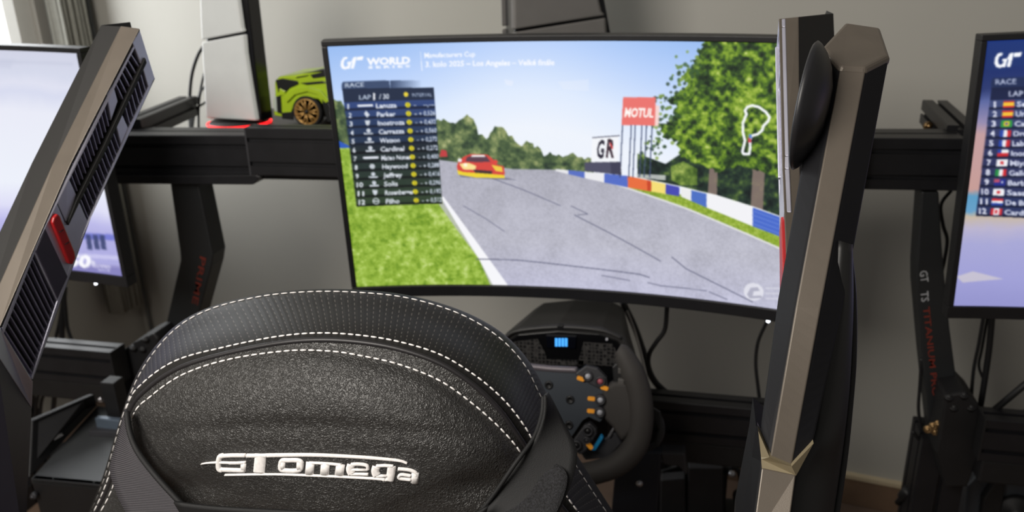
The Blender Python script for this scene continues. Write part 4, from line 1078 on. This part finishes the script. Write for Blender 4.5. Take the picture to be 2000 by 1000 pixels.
# ------------------------------------------------------------------ pedal tray of the left rig
tray = thing('pedal_tray', 'dark grey sheet metal pedal tray of the left rig, low beside the seat', 'pedal tray', (-1.05, 1.1, 0))
zt = .45
def tz(x, y, z=zt): return PZ(x, y, z)
top = [tz(60, 935), tz(225, 950), tz(250, 800), tz(190, 792)]
v, f = extrude(top, (0, 0, -.012)); mesh('deck_plate', v, f, M('sheet_grey', (66, 68, 70), .5, .2, var=.08), tray, False, .002)
v, f = extrude([tz(58, 932), tz(62, 822, .52), tz(185, 770, .52), tz(190, 792)], (-.012, 0, 0)); mesh('side_wall', v, f, m_blk2, tray, False, .002)
v, f = extrude([tz(60, 935), tz(225, 950), tz(225, 950) + Vector((0, 0, -.10)), tz(60, 935) + Vector((0, 0, -.10))], (0, .012, 0)); mesh('front_apron', v, f, m_blk2, tray, False, .002)
v, f = extrude([tz(175, 852), tz(230, 855), tz(236, 842), tz(190, 842)], (0, 0, .012)); mesh('cross_lip', v, f, m_grey, tray, False, .001)
pp = tz(215, 838); 
mesh_post = box('pedal_post', pp + Vector((.01, .02, .05)), (.03, .03, .10), m_blk2, tray)
box('pedal_pad', pp + Vector((.012, -.01, .02)), (.055, .012, .025), M('pedal_blue_grey', (92, 104, 118), .4, .3), tray, .002)
v, f = extrude([tz(104, 852, .47), tz(122, 842, .47), tz(124, 850, .47), tz(106, 860, .47)], (-.004, 0, .004)); mesh('steel_latch', v, f, m_steel, tray)
tslot_bolt(tray, tz(84, 954, .42) + Vector((0, -.02, 0)), .006, (0, -1, 0), m_grey)
for i, x in enumerate((198, 210, 222)): tslot_bolt(tray, P(x, 779, 1.31), .007, (0, -1, .3), m_steel)
for x, y in ((-.02, 0), (.24, 0), (-.02, .3), (.24, .3)):
    q = tz(60, 935); box('leg', (q.x + .03 + x, q.y + .04 + y, .215), (.03, .03, .43), m_blk2, tray)
# ------------------------------------------------------------------ game consoles on the shelf
def console(label, base, rot, group, dep=.14, thk=.055, hgt=.37, split=.165, lean=.0, skin=None):
    """upright console: two pale shells split by a dark line around a black core"""
    t = thing('game_console', label, 'game console', base, group)
    R3 = Matrix.Rotation(rot, 3, 'Z'); base = Vector(base)
    def W(x, y, z): return base + R3 @ Vector((x, y, z)) + Vector((lean * z, 0, 0))
    def shell(sx, z0, z1, nm, slope):
        rings = []
        for k in range(9):
            z = z0 + (z1 - z0) * k / 8; u = z / hgt
            if slope: z += (0)
            d0, d1 = -dep / 2, dep / 2 - dep * .30 * min(u * 1.3, 1)
            off = thk / 2 - .009 + .004 * math.sin(math.pi * min(u, 1)); th = .009
            r = []
            for x, y in ((off, d0), (off + th, d0 + .006), (off + th, d1 - .006), (off, d1)):
                dz = (y - d0) / dep * slope * (1 if (k in (0, 8)) and ((nm == 'lower_shell' and k == 8) or (nm == 'upper_shell' and k == 0)) else 0)
                r.append(W(sx * x, y, z + dz))
            rings.append(r)
        v, f = loft(rings); mesh(nm, v, f, skin or m_white, t, False, .003, seg=3)
    for sx in (-1, 1):
        shell(sx, .006, split, 'lower_shell', .022); shell(sx, split + .005, hgt, 'upper_shell', .022)
    rg = []
    for k in range(9):
        z = .003 + (hgt - .006) * k / 8; u = z / hgt; y1 = dep / 2 + .004 - dep * .24 * min(u * 1.3, 1); w = thk / 2 - .007
        rg.append([W(-w, -dep / 2 + .008, z), W(w, -dep / 2 + .008, z), W(w, y1, z), W(-w, y1, z)])
    v, f = loft(rg); mesh('core', v, f, M('gloss_black', (14, 14, 18), .18, var=.1), t, False, .003)
    return t
cb0 = P(466, 226, 1.60); cb0.z = .984
consoles = 'upright game consoles'
c1 = console('white upright game console on a red-lit stand beside the toy car', cb0, RAD(-98), consoles, lean=.12)
cs = thing('console_stand', 'round black console stand with a glowing red light ring', 'stand', Vector((cb0.x, cb0.y, .975)))
lathe('base', (cb0.x, cb0.y, .975), (0, 0, 1), [(.0001, .001), (.062, .001), (.066, .004), (.060, .0088), (.0001, .0088)], m_blk2, cs, 40)
m_glow = M('red_light', (255, 24, 30), .4, var=.01, emit=2.2)
v, f = tube_geo([Vector((cb0.x + .066 * math.cos(a), cb0.y + .066 * math.sin(a), .979)) for a in np.linspace(0, 2 * math.pi, 49)], .0026, 8, 1, False); mesh('light_ring', v, f, m_glow, cs, True)
cb1 = P(1092, 118, 1.62); cb1.z = .98
box('riser', (0, 0, 0), (.001, .001, .001), m_black) if False else None
cb1.z = P(1090, 140, 1.64).z
rs = thing('console_riser', 'small dark riser block hidden behind the middle monitor under the second console', 'riser', Vector((cb1.x, 1.60, .975)))
box('block', (cb1.x - .0, 1.62, (.975 + cb1.z) / 2), (.16, .2, cb1.z - .975), m_black, rs)
c2 = console('game console with shade painted into its grey shells, half hidden behind the top edge of the middle monitor', cb1, RAD(-64), consoles, .21, .09, .30, .085, 0, M('shaded_cover', (112, 110, 108), .5, var=.03))  # shade is put into the shell colour, darker than the first console's white
# ------------------------------------------------------------------ lime toy car
m_lime = M('lime_plastic', (172, 202, 36), .35, var=.05, coat=.3); m_tyre = M('tyre_rubber', (22, 22, 24), .75, var=.1); m_rim = M('gold_rim', (186, 146, 84), .35, .5, var=.08)
CY = 1.575; car_z = .9755
car = thing('toy_sports_car', 'lime green toy sports car with gold wheel parked on the shelf', 'toy car', Vector((P(640, 245, CY).x, CY + .06, car_z)))
def C(x, y, d=0.0): return P(x, y, CY) + Vector((0, d, 0))
prof = [(536, 226), (534, 196), (538, 186), (537, 160), (546, 150), (578, 147), (606, 141), (650, 136), (700, 138), (760, 150), (812, 168), (838, 190), (842, 226), (812, 232), (790, 232), (775, 205), (745, 202), (728, 232), (650, 236), (640, 216), (622, 194), (596, 190), (574, 205), (566, 230)]
v, f = loft([[C(x, y, .0) for x, y in prof], [C(x, y, .004).lerp(C(690, 205, .004), -.012) for x, y in prof], [C(x, y, .116).lerp(C(690, 205, .116), -.012) for x, y in prof], [C(x, y, .12) for x, y in prof]])
mesh('body', v, f, m_lime, car, False, .003)
def panel_(px, d, th, mat, nm): 
    v, f = extrude([C(x, y, d) for x, y in px], (0, th, 0)); return mesh(nm, v, f, mat, car, False, .001)
m_cblk = M('car_black', (18, 20, 20), .4, var=.1)
panel_([(539, 156), (552, 153), (582, 158), (584, 164), (566, 172), (558, 182), (545, 182)], -.003, .006, m_cblk, 'headlight_recess')
panel_([(606, 146), (640, 138), (652, 141), (636, 150), (612, 153)], -.002, .004, m_cblk, 'window')
panel_([(580, 150), (604, 146), (600, 149), (578, 153)], -.002, .004, m_cblk, 'hood_slot')
panel_([(586, 162), (630, 158), (640, 162), (600, 166)], -.002, .003, m_cblk, 'door_slot')
panel_([(592, 143), (640, 134), (660, 134), (650, 139)], -.001, .05, m_cblk, 'windscreen')
panel_([(548, 172), (560, 178), (556, 186), (546, 184)], -.005, .004, m_lime, 'nose_fin')
panel_([(541, 188), (549, 186), (551, 222), (543, 220)], -.003, .005, m_cblk, 'bumper_slot')
panel_([(536, 188), (541, 188), (543, 218), (537, 216)], -.004, .004, M('clear_lamp', (190, 200, 190), .2), 'headlight')
panel_([(550, 220), (572, 218), (574, 234), (552, 232)], -.002, .004, m_cblk, 'splitter')
panel_([(628, 188), (642, 200), (656, 236), (640, 238), (634, 214)], -.003, .004, m_cblk, 'side_vent')
panel_([(556, 184), (580, 172), (606, 170), (628, 176), (646, 196), (638, 200), (622, 184), (602, 178), (578, 184), (562, 200)], -.006, .008, m_lime, 'wheel_arch')
for wx, hid in ((600, False), (760, True)):
    for d in ((.0, .105)):
        pxr = (P(wx + 33, 217, CY) - P(wx, 217, CY)).length; c = C(wx, 218, d + .006)
        r = c.z - car_z
        w = lathe('wheel', c, (0, -1, 0), [(.0001, -.008), (r, -.008), (r, .005), (r * .93, .009), (r * .84, .009), (r * .82, .003), (.0001, .003)], m_tyre, car, 28)
        lathe('wheel_rim', c, (0, -1, 0), [(r * .72, .004), (r * .82, .006), (r * .82, .010), (r * .74, .010), (r * .70, .004)], m_rim, w, 28)
        geos = []
        for k in range(7):
            a = k * 2 * math.pi / 7
            for off in (-.18, .18):
                p0 = c + Vector((math.cos(a) * r * .12, -.008, math.sin(a) * r * .12)); p1 = c + Vector((math.cos(a + off) * r * .76, -.009, math.sin(a + off) * r * .76))
                geos.append(tube_geo([p0, p1], r * .06, 6, 1, False))
        v, f = merge(geos); mesh('spokes', v, f, m_rim, w, True)
        lathe('hub', c, (0, -1, 0), [(.0001, .012), (r * .14, .011), (r * .16, .006), (.0001, .006)], m_cblk, w, 12)
# ------------------------------------------------------------------ steering wheel
WC = P(1071, 800, 1.10); tl = RAD(18)
wN = Vector((0, -math.cos(tl), math.sin(tl))); wU = Vector((0, math.sin(tl), math.cos(tl))); wX = Vector((1, 0, 0))
def wl(px, py):
    q = onplane(px, py, WC, wN) - WC; return (q.dot(wX), q.dot(wU))
def wp(a, b, h=0.0): return WC + wX * a + wU * b + wN * h
wheel = thing('steering_wheel', 'black racing steering wheel with orange button labels behind the seat', 'steering wheel', WC + wU * -.15)
m_grip = M('suede_rubber', (58, 55, 53), .7, var=.06, bump=.2, bscale=1200)
m_hub = M('hub_plate', (62, 68, 76), .5, .2, var=.05, bump=.08, bscale=1500)
m_btn = M('button_black', (20, 20, 22), .4); m_orange = M('orange_label', (240, 158, 40), .5, var=.03, emit=.12)
half = [wl(*p) for p in ((1206, 684), (1218, 694), (1238, 735), (1250, 780), (1251, 830), (1239, 873), (1208, 905), (1165, 922), (1115, 930))]
path = half + [(0, half[-1][1] - .002)] + [(-a, b) for a, b in half[::-1]]
n = len(path)
def gr(t):
    s = min(t, 1 - t) * 2; return .0105 + .0085 * min(1, s * 5) - .003 * max(0, (s - .55)) 
v, f = tube_geo([wp(a, b) for a, b in path], gr, 18, 6)
mesh('rim', v, f, m_grip, wheel, True)
def wplate(px, h0, h1, mat, nm, mirror=False, bevel=.0015, parent=None):
    L_ = [wl(*p) for p in px]
    if mirror: L_ = L_ + [(-a, b) for a, b in L_[::-1] if abs(a) > 1e-4]
    v, f = loft([[wp(a, b, h0) for a, b in L_], [wp(a, b, h1) for a, b in L_]])
    return mesh(nm, v, f, mat, parent or wheel, False, bevel)
wplate([(1071, 716), (1128, 720), (1150, 733), (1176, 757), (1184, 776), (1182, 812), (1172, 822), (1150, 812), (1138, 820), (1102, 874), (1071, 882)], -.006, .006, m_hub, 'hub_plate', True)
for s in (1, -1):
    sp = [wl(*p) for p in ((1176, 757), (1200, 742), (1232, 742), (1246, 790), (1240, 838), (1216, 862), (1196, 832), (1180, 816))]
    v, f = loft([[wp(s * a, b, -.012) for a, b in sp], [wp(s * a, b, .000) for a, b in sp], [wp(s * (a * .98 + .002), b * .96, .010) for a, b in sp]]); mesh('spoke', v, f, m_grip, wheel, False, .006, seg=4)
    for a0, nm in (((1122, 724), 'button_pod'),):
        L_ = [wl(*p) for p in ((1124, 728), (1146, 712), (1168, 717), (1186, 736), (1190, 760), (1176, 759), (1150, 746))]
        v, f = loft([[wp(s * a, b, -.004) for a, b in L_], [wp(s * a, b, .011) for a, b in L_]]); mesh(nm, v, f, m_grey, wheel, False, .002)
        L_ = [wl(*p) for p in ((1117, 872), (1120, 858), (1142, 828), (1154, 824), (1166, 836), (1166, 846), (1146, 878), (1134, 886))]
        v, f = loft([[wp(s * a, b, -.008) for a, b in L_], [wp(s * a, b, .009) for a, b in L_]]); mesh(nm, v, f, m_grey, wheel, False, .002)
        L_ = [wl(*p) for p in ((1196, 716), (1212, 700), (1224, 706), (1232, 740), (1226, 768), (1200, 766))]
        v, f = loft([[wp(s * a, b, -.015) for a, b in L_], [wp(s * a, b, .006) for a, b in L_]]); mesh('thumb_panel', v, f, m_btn, wheel, False, .002)
top = [wl(1071, 719), wl(1128, 722)]
tube('top_bar', [wp(-top[1][0], top[1][1], .004), wp(0, top[0][1], .004), wp(top[1][0], top[1][1], .004)], .0052, M('bar_grey', (112, 106, 112), .4, .3), wheel, 12)
def ring_button(px, py, r, cap, mark=None):
    a, b = wl(px, py); c = wp(a, b, .006)
    o = lathe('button', c, wN, [(.0001, .005), (r * .6, .005), (r * .62, .009), (r * .8, .010), (r, .006), (r, -.002), (.0001, -.002)], m_grey, wheel, 20)
    lathe('button_cap', c + wN * .005, wN, [(.0001, .004), (r * .45, .0035), (r * .55, .001), (r * .55, 0), (.0001, 0)], cap, o, 16)
m_cw = M('cap_white', (186, 188, 196), .4); m_cr = M('cap_rose', (176, 92, 104), .4)
for px, py, c in ((1150, 732, m_cw), (1174, 742, m_cr), (1174, 778, m_cw), (1173, 802, m_cw), (1150, 838, m_btn), (1128, 866, m_btn), (1148, 856, m_grey)): ring_button(px, py, .0085 if py != 856 else .006, c)
for (px, py, an) in ((1136, 737, -15), (1182, 755, -12), (1156, 777, 0), (1155, 801, 0), (1153, 868, -45)):
    a, b = wl(px, py); d = Vector((math.cos(RAD(an)), math.sin(RAD(an)))); e = Vector((-d.y, d.x)); c = Vector((a, b))
    q = [c + d * sx * .0058 + e * sy * .0032 for sx, sy in ((-1, -.6), (-.7, -1), (.7, -1), (1, -.6), (1, .6), (.7, 1), (-.7, 1), (-1, .6))]
    h = .012 if py in (737, 755) else (.010 if py == 868 else .007)
    v, f = loft([[wp(p.x, p.y, h - .003) for p in q], [wp(p.x, p.y, h) for p in q]]); mesh('orange_label', v, f, m_orange, wheel)
for k in range(6):
    a = RAD(90 - 60 * k); r = abs(wl(1115, 774)[0]) / math.cos(RAD(30))
    lathe('hub_screw', wp(r * math.cos(a), r * math.sin(a), .006), wN, [(.0001, .0005), (.003, .0005), (.0035, .002), (.0062, .002), (.0068, .0005), (.0068, -.002), (.0001, -.002)], m_btn, wheel, 16)
for px, py in ((1214, 722), (1214, 743)):
    a, b = wl(px, py); box('thumb_button', wp(a, b, .008), (.009, .006, .009), M('btn_grey', (96, 94, 92), .5), wheel, .001)
wplate([(1197, 836), (1201, 838), (1189, 860), (1184, 857)], -.02, -.012, m_steel, 'shift_paddle')
wplate([(1172, 852), (1177, 858), (1162, 882), (1154, 882)], -.02, -.006, M('blue_strip', (28, 128, 176), .4, emit=.15), 'blue_accent')
wplate([(1130, 890), (1200, 850), (1212, 872), (1185, 900), (1140, 905)], -.03, -.018, m_grey, 'paddle_plate')
wplate([(1262, 800), (1288, 815), (1296, 850), (1286, 884), (1258, 898), (1252, 890), (1276, 876), (1284, 850), (1274, 822)], -.045, -.036, m_blk2, 'rear_paddle')
for pts in ([(1262, 812), (1286, 830), (1292, 858), (1280, 884), (1256, 894)],):
    tube('rear_paddle', [wp(*wl(x, y), -.05) for x, y in pts], .004, m_grey, wheel, 8)
# ------------------------------------------------------------------ wheel base with hood and display
wb = thing('drive_unit', 'black steering drive unit with curved hood and small blue digital display', 'drive unit', Vector((WC.x, 1.27, .50)))
fo = [(975, 780), (972, 700), (984, 652), (1012, 640), (1090, 633), (1175, 640), (1222, 660), (1246, 705), (1252, 780)]
bo = [(1035, 760), (1032, 680), (1040, 606), (1064, 590), (1125, 584), (1196, 588), (1217, 598), (1232, 660), (1236, 760)]
m_hood = M('hood_black', (44, 43, 43), .5, var=.06, bump=.06, bscale=900)
rg = []
for t in np.linspace(0, 1, 6):
    rg.append([P(*lerp(a, b, t), 1.19 + .20 * t) for a, b in zip(fo, bo)])
v, f = loft(rg); mesh('hood', v, f, m_hood, wb, False, .008, seg=4)
c0 = P(1110, 715, 1.19)
pf = [(990, 668), (1012, 653), (1090, 646), (1170, 652), (1205, 664), (1222, 690), (1228, 760), (990, 760)]
v, f = loft([[P(x, y, 1.186) for x, y in pf], [P(x, y, 1.20) for x, y in pf]]); mesh('front_panel', v, f, M('panel_gloss', (12, 12, 14), .25, var=.05), wb, False, .002)
m_hex = bpy.data.materials.new('hex_mesh'); m_hex.use_nodes = True; nt = m_hex.node_tree; b = nt.nodes['Principled BSDF']
tcn = nt.nodes.new('ShaderNodeTexCoord'); vo = nt.nodes.new('ShaderNodeTexVoronoi'); vo.feature = 'DISTANCE_TO_EDGE'; vo.inputs['Scale'].default_value = 160; vo.inputs['Randomness'].default_value = .15
nt.links.new(tcn.outputs['Object'], vo.inputs[0]); rp = nt.nodes.new('ShaderNodeValToRGB'); rp.color_ramp.elements[0].position = .08; rp.color_ramp.elements[1].position = .14
rp.color_ramp.elements[0].color = (.05, .048, .047, 1); rp.color_ramp.elements[1].color = (.004, .004, .005, 1)
nt.links.new(vo.outputs['Distance'], rp.inputs[0]); nt.links.new(rp.outputs[0], b.inputs['Base Color']); b.inputs['Roughness'].default_value = .5
for px in ([(1000, 668), (1050, 662), (1064, 688), (1068, 702), (1140, 704), (1140, 714), (1000, 712)], [(1140, 668), (1196, 672), (1214, 700), (1214, 716), (1128, 712), (1134, 690)]):
    v, f = loft([[P(x, y, 1.184) for x, y in px], [P(x, y, 1.188) for x, y in px]]); mesh('vent_mesh', v, f, m_hex, wb)
dp = pxslab('display', [(1066, 655), (1126, 657), (1124, 682), (1068, 680)], 1.183, .004, M('display_glass', (10, 12, 20), .2), wb, .001)
m_blue = M('blue_digit', (70, 160, 240), .4, var=.02, emit=1.0)
for k in range(4):
    x = 1084 + k * 6.4; pxslab('digit_bar', [(x, 661), (x + 4.8, 661.5), (x + 4.8, 677), (x, 676.5)], 1.1815, .002, m_blue, dp, 0)
pxslab('indicator', [(1183, 661), (1187, 661), (1187, 665), (1183, 665)], 1.184, .003, m_cw, wb, 0)
tube('hood_trim', [P(x, y, Y) for x, y, Y in ((1225, 608, 1.39), (1240, 648, 1.34), (1252, 690, 1.26), (1262, 735, 1.2))], .0022, M('trim_pale', (150, 146, 142), .4), wb, 8)
tube('hood_lip', [P(x, y, 1.186) for x, y in ((988, 658), (1012, 646), (1090, 639), (1172, 645), (1212, 660))], .003, m_hood, wb, 8)
pxslab('lip_notch', [(1088, 636), (1100, 636), (1100, 643), (1088, 643)], 1.182, .006, m_btn, wb, .0005)
lathe('shaft', WC - wN * .03, -wN, [(.03, -.02), (.03, .06), (.045, .062), (.045, .11)], m_blk2, wb, 24)
q = P(1110, 770, 1.28)
box('motor_body', (q.x, 1.285, .585), (.17, .17, .13), m_blk2, wb, .006)
box('mount_foot', (q.x, 1.27, .515), (.20, .05, .03), m_blk2, wb, .003)
# deck bracket in front of the low beam with bolt
dk = thing('wheel_deck', 'dark bracket plate with steel bolt below the steering wheel', 'bracket', P(1250, 1000, 1.24))
pxslab('plate', [(1205, 880), (1292, 884), (1284, 1000), (1270, 1040), (1190, 1040)], 1.235, .02, M('deck_navy', (26, 31, 42), .5, var=.1), dk, .003)
pxslab('side_plate', [(1288, 884), (1338, 886), (1342, 930), (1325, 912), (1296, 908)], 1.24, .03, m_grey, dk, .003)
tslot_bolt(dk, P(1249, 943, 1.235), .006, (0, -1, .1), m_steel)
box('post', Vector((P(1240, 960, 1.25).x, 1.26, .22)), (.05, .04, .44), m_blk2, dk)
# ------------------------------------------------------------------ pedals on the floor behind
pd = thing('pedal_set', 'dark pedal unit on the floor behind the steering wheel', 'pedals', Vector((P(1365, 960, 1.62).x, 1.62, 0)))
pxslab('pedal', [(1290, 938), (1338, 934), (1340, 1040), (1288, 1040)], 1.60, .03, m_grey, pd, .003)
pxslab('pedal', [(1344, 914), (1412, 914), (1412, 1040), (1342, 1040)], 1.60, .03, m_grey, pd, .003)
pxslab('housing', [(1336, 906), (1414, 908), (1420, 1040), (1290, 1040), (1290, 920)], 1.64, .08, m_blk2, pd, .004)
q = P(1355, 1000, 1.66); box('heel_plate', (q.x, 1.62, .03), (.24, .22, .06), m_blk2, pd, .004)
for dx in (-.08, .06): box('pedal_arm', (q.x + dx, 1.66, .12), (.02, .03, .16), m_blk2, pd)
tube('pedal_cable', [P(x, y, 1.62) for x, y in ((1416, 925), (1432, 912), (1445, 925), (1448, 955), (1436, 965), (1440, 1000), (1425, 1040))], .006, m_cable, pd)
lathe('cable_plug', P(1430, 926, 1.60), (.3, -1, .4), [(.0001, .006), (.007, .006), (.008, -.01), (.0001, -.01)], m_steel, pd, 12)
# pedal box at the lower right corner
pb = thing('pedal_box', 'dark pedal box of the right rig at the lower right corner', 'pedal box', Vector((P(1960, 1000, 1.5).x, 1.5, 0)))
pxslab('cover', [(1884, 1040), (1890, 950), (1925, 912), (2060, 916), (2060, 1040)], 1.47, .12, M('cover_grey', (62, 66, 72), .5, var=.06), pb, .006)
pxslab('side_plate', [(1912, 1040), (1920, 975), (1945, 938), (1968, 934), (1950, 1040)], 1.455, .02, m_blk2, pb, .004)
lathe('roller', P(1985, 1000, 1.46), (-.3, -1, .2), [(.0001, .02), (.012, .02), (.013, .012), (.030, .012), (.034, .006), (.034, -.02), (.0001, -.02)], m_blk2, pb, 28)
q = P(1990, 1030, 1.5); box('foot', (q.x, 1.53, q.z / 2), (.2, .1, max(q.z, .02)), m_blk2, pb)
# knobs on a bracket beside the right upright
kb = fr
for x, y in ((1772, 962), (1796, 956)):
    lathe('clamp_knob', P(x, y, 1.44), (.15, -.6, 1), [(.0001, .012), (.009, .012), (.012, .008), (.011, -.02), (.006, -.03), (.006, -.05), (.0001, -.05)], m_blk2, kb, 14)
pxslab('knob_bracket', [(1764, 985), (1812, 975), (1830, 1040), (1764, 1040)], 1.445, .03, m_blk2, kb, .003)
q = P(1795, 1030, 1.46); box('bracket_leg', (q.x, 1.46, q.z / 2), (.03, .03, q.z), m_blk2, kb)
# diagonal struts of the right rig
ds = thing('diagonal_strut', 'slanted black support bars above the low beam at right edge', 'strut', P(1925, 815, 1.36))
tube('bar', [P(1924, 816, 1.36), P(2070, 694, 1.36)], .0055, m_blk2, ds, 10, 2); tube('bar', [P(1978, 820, 1.37), P(2060, 772, 1.37)], .0055, m_blk2, ds, 10, 2)
# ------------------------------------------------------------------ cables
def cable(label, pts, r, Y):
    q = [P(x, y, (Y(i / (len(pts) - 1)) if callable(Y) else Y)) for i, (x, y) in enumerate(pts)]
    o = tube('cable', q, r, m_cable, None, 8)
    return tag(o, label, 'cable', 'loose black cables')
cable('black cable curving from under the middle monitor to the low beam', [(1303, 585), (1302, 610), (1298, 645), (1282, 668), (1268, 692), (1268, 718), (1284, 748), (1318, 776), (1350, 792), (1400, 830)], .0042, 1.35)
cable('thick black cable running down the right edge of the wheel base hood', [(1216, 590), (1238, 635), (1256, 685), (1272, 735), (1300, 768), (1334, 786), (1370, 830)], .0062, 1.40)
cable('thin black cable hanging from the middle monitor beside its power light', [(1505, 615), (1492, 640), (1480, 670), (1476, 710), (1481, 760), (1486, 800), (1488, 840)], .0032, 1.36)
cable('long black cable loop left of the white console', [(402, 86), (388, 105), (376, 140), (371, 180), (371, 222), (372, 250)], .0042, 1.78)
cable('thin black cable second from the white console', [(404, 128), (396, 155), (388, 190), (378, 216), (372, 250)], .003, 1.77)
cable('short black cable touching the white console low down', [(406, 165), (392, 180), (388, 215), (388, 250)], .003, 1.76)
cable('stray black cable crossing behind the white console base', [(404, 198), (392, 206), (382, 214), (376, 250)], .0026, 1.75)
cable('black cable bending outwards below the leftmost monitor', [(124, 560), (128, 600), (132, 640), (144, 672), (158, 700)], .004, 1.42)
cable('straight black cable below the leftmost monitor, middle of the three', [(126, 560), (123, 610), (121, 660), (123, 700)], .0062, 1.43)
cable('black cable below the leftmost monitor, closest to the louvred panel', [(124, 580), (116, 630), (108, 665), (102, 700)], .004, 1.44)
cable('black cable hanging under the left low beam, nearest the louvred panel', [(84, 740), (74, 775), (68, 810), (66, 850)], .0045, 1.50)
cable('black cable hanging under the left low beam, second from the louvred panel', [(96, 740), (88, 765), (80, 790), (76, 850)], .0045, 1.51)
cable('black cable hanging straight under the left low beam', [(110, 740), (106, 780), (104, 810), (104, 850)], .006, 1.52)
cable('thin black cable running down behind the right bent post', [(1858, 372), (1838, 400), (1842, 440), (1850, 470), (1842, 520), (1832, 560), (1838, 640)], .0032, 1.48)
cable('thin cable looping left of the right bent post near the bolts', [(1800, 700), (1796, 760), (1794, 800), (1800, 835), (1814, 862), (1828, 872)], .003, 1.43)
cable('short cable end sticking out beside the bolts', [(1782, 842), (1798, 862), (1814, 876), (1826, 880)], .0035, 1.42)
cable('thick black cable below the rightmost monitor', [(1938, 612), (1932, 680), (1922, 750), (1914, 800), (1908, 840)], .0055, 1.44)
cable('thin black cable left of the thick one below the rightmost monitor', [(1922, 612), (1912, 670), (1902, 720), (1897, 780), (1898, 830)], .0032, 1.45)
cable('thin wavy cable between the two below the rightmost monitor', [(1930, 612), (1918, 680), (1912, 715), (1922, 750), (1918, 800)], .0025, 1.46)
cc_ = on_wall(178, 0); cw = tube('cable', [Vector((cc_.x, cc_.y, z)) + wn * .012 for z in (.1, .6, 1.2, 1.8, 2.4)], .006, M('cable_grey', (92, 94, 94), .5), None, 8)
tag(cw, 'grey cable running straight down the wall corner by the curtain', 'cable', 'loose black cables')
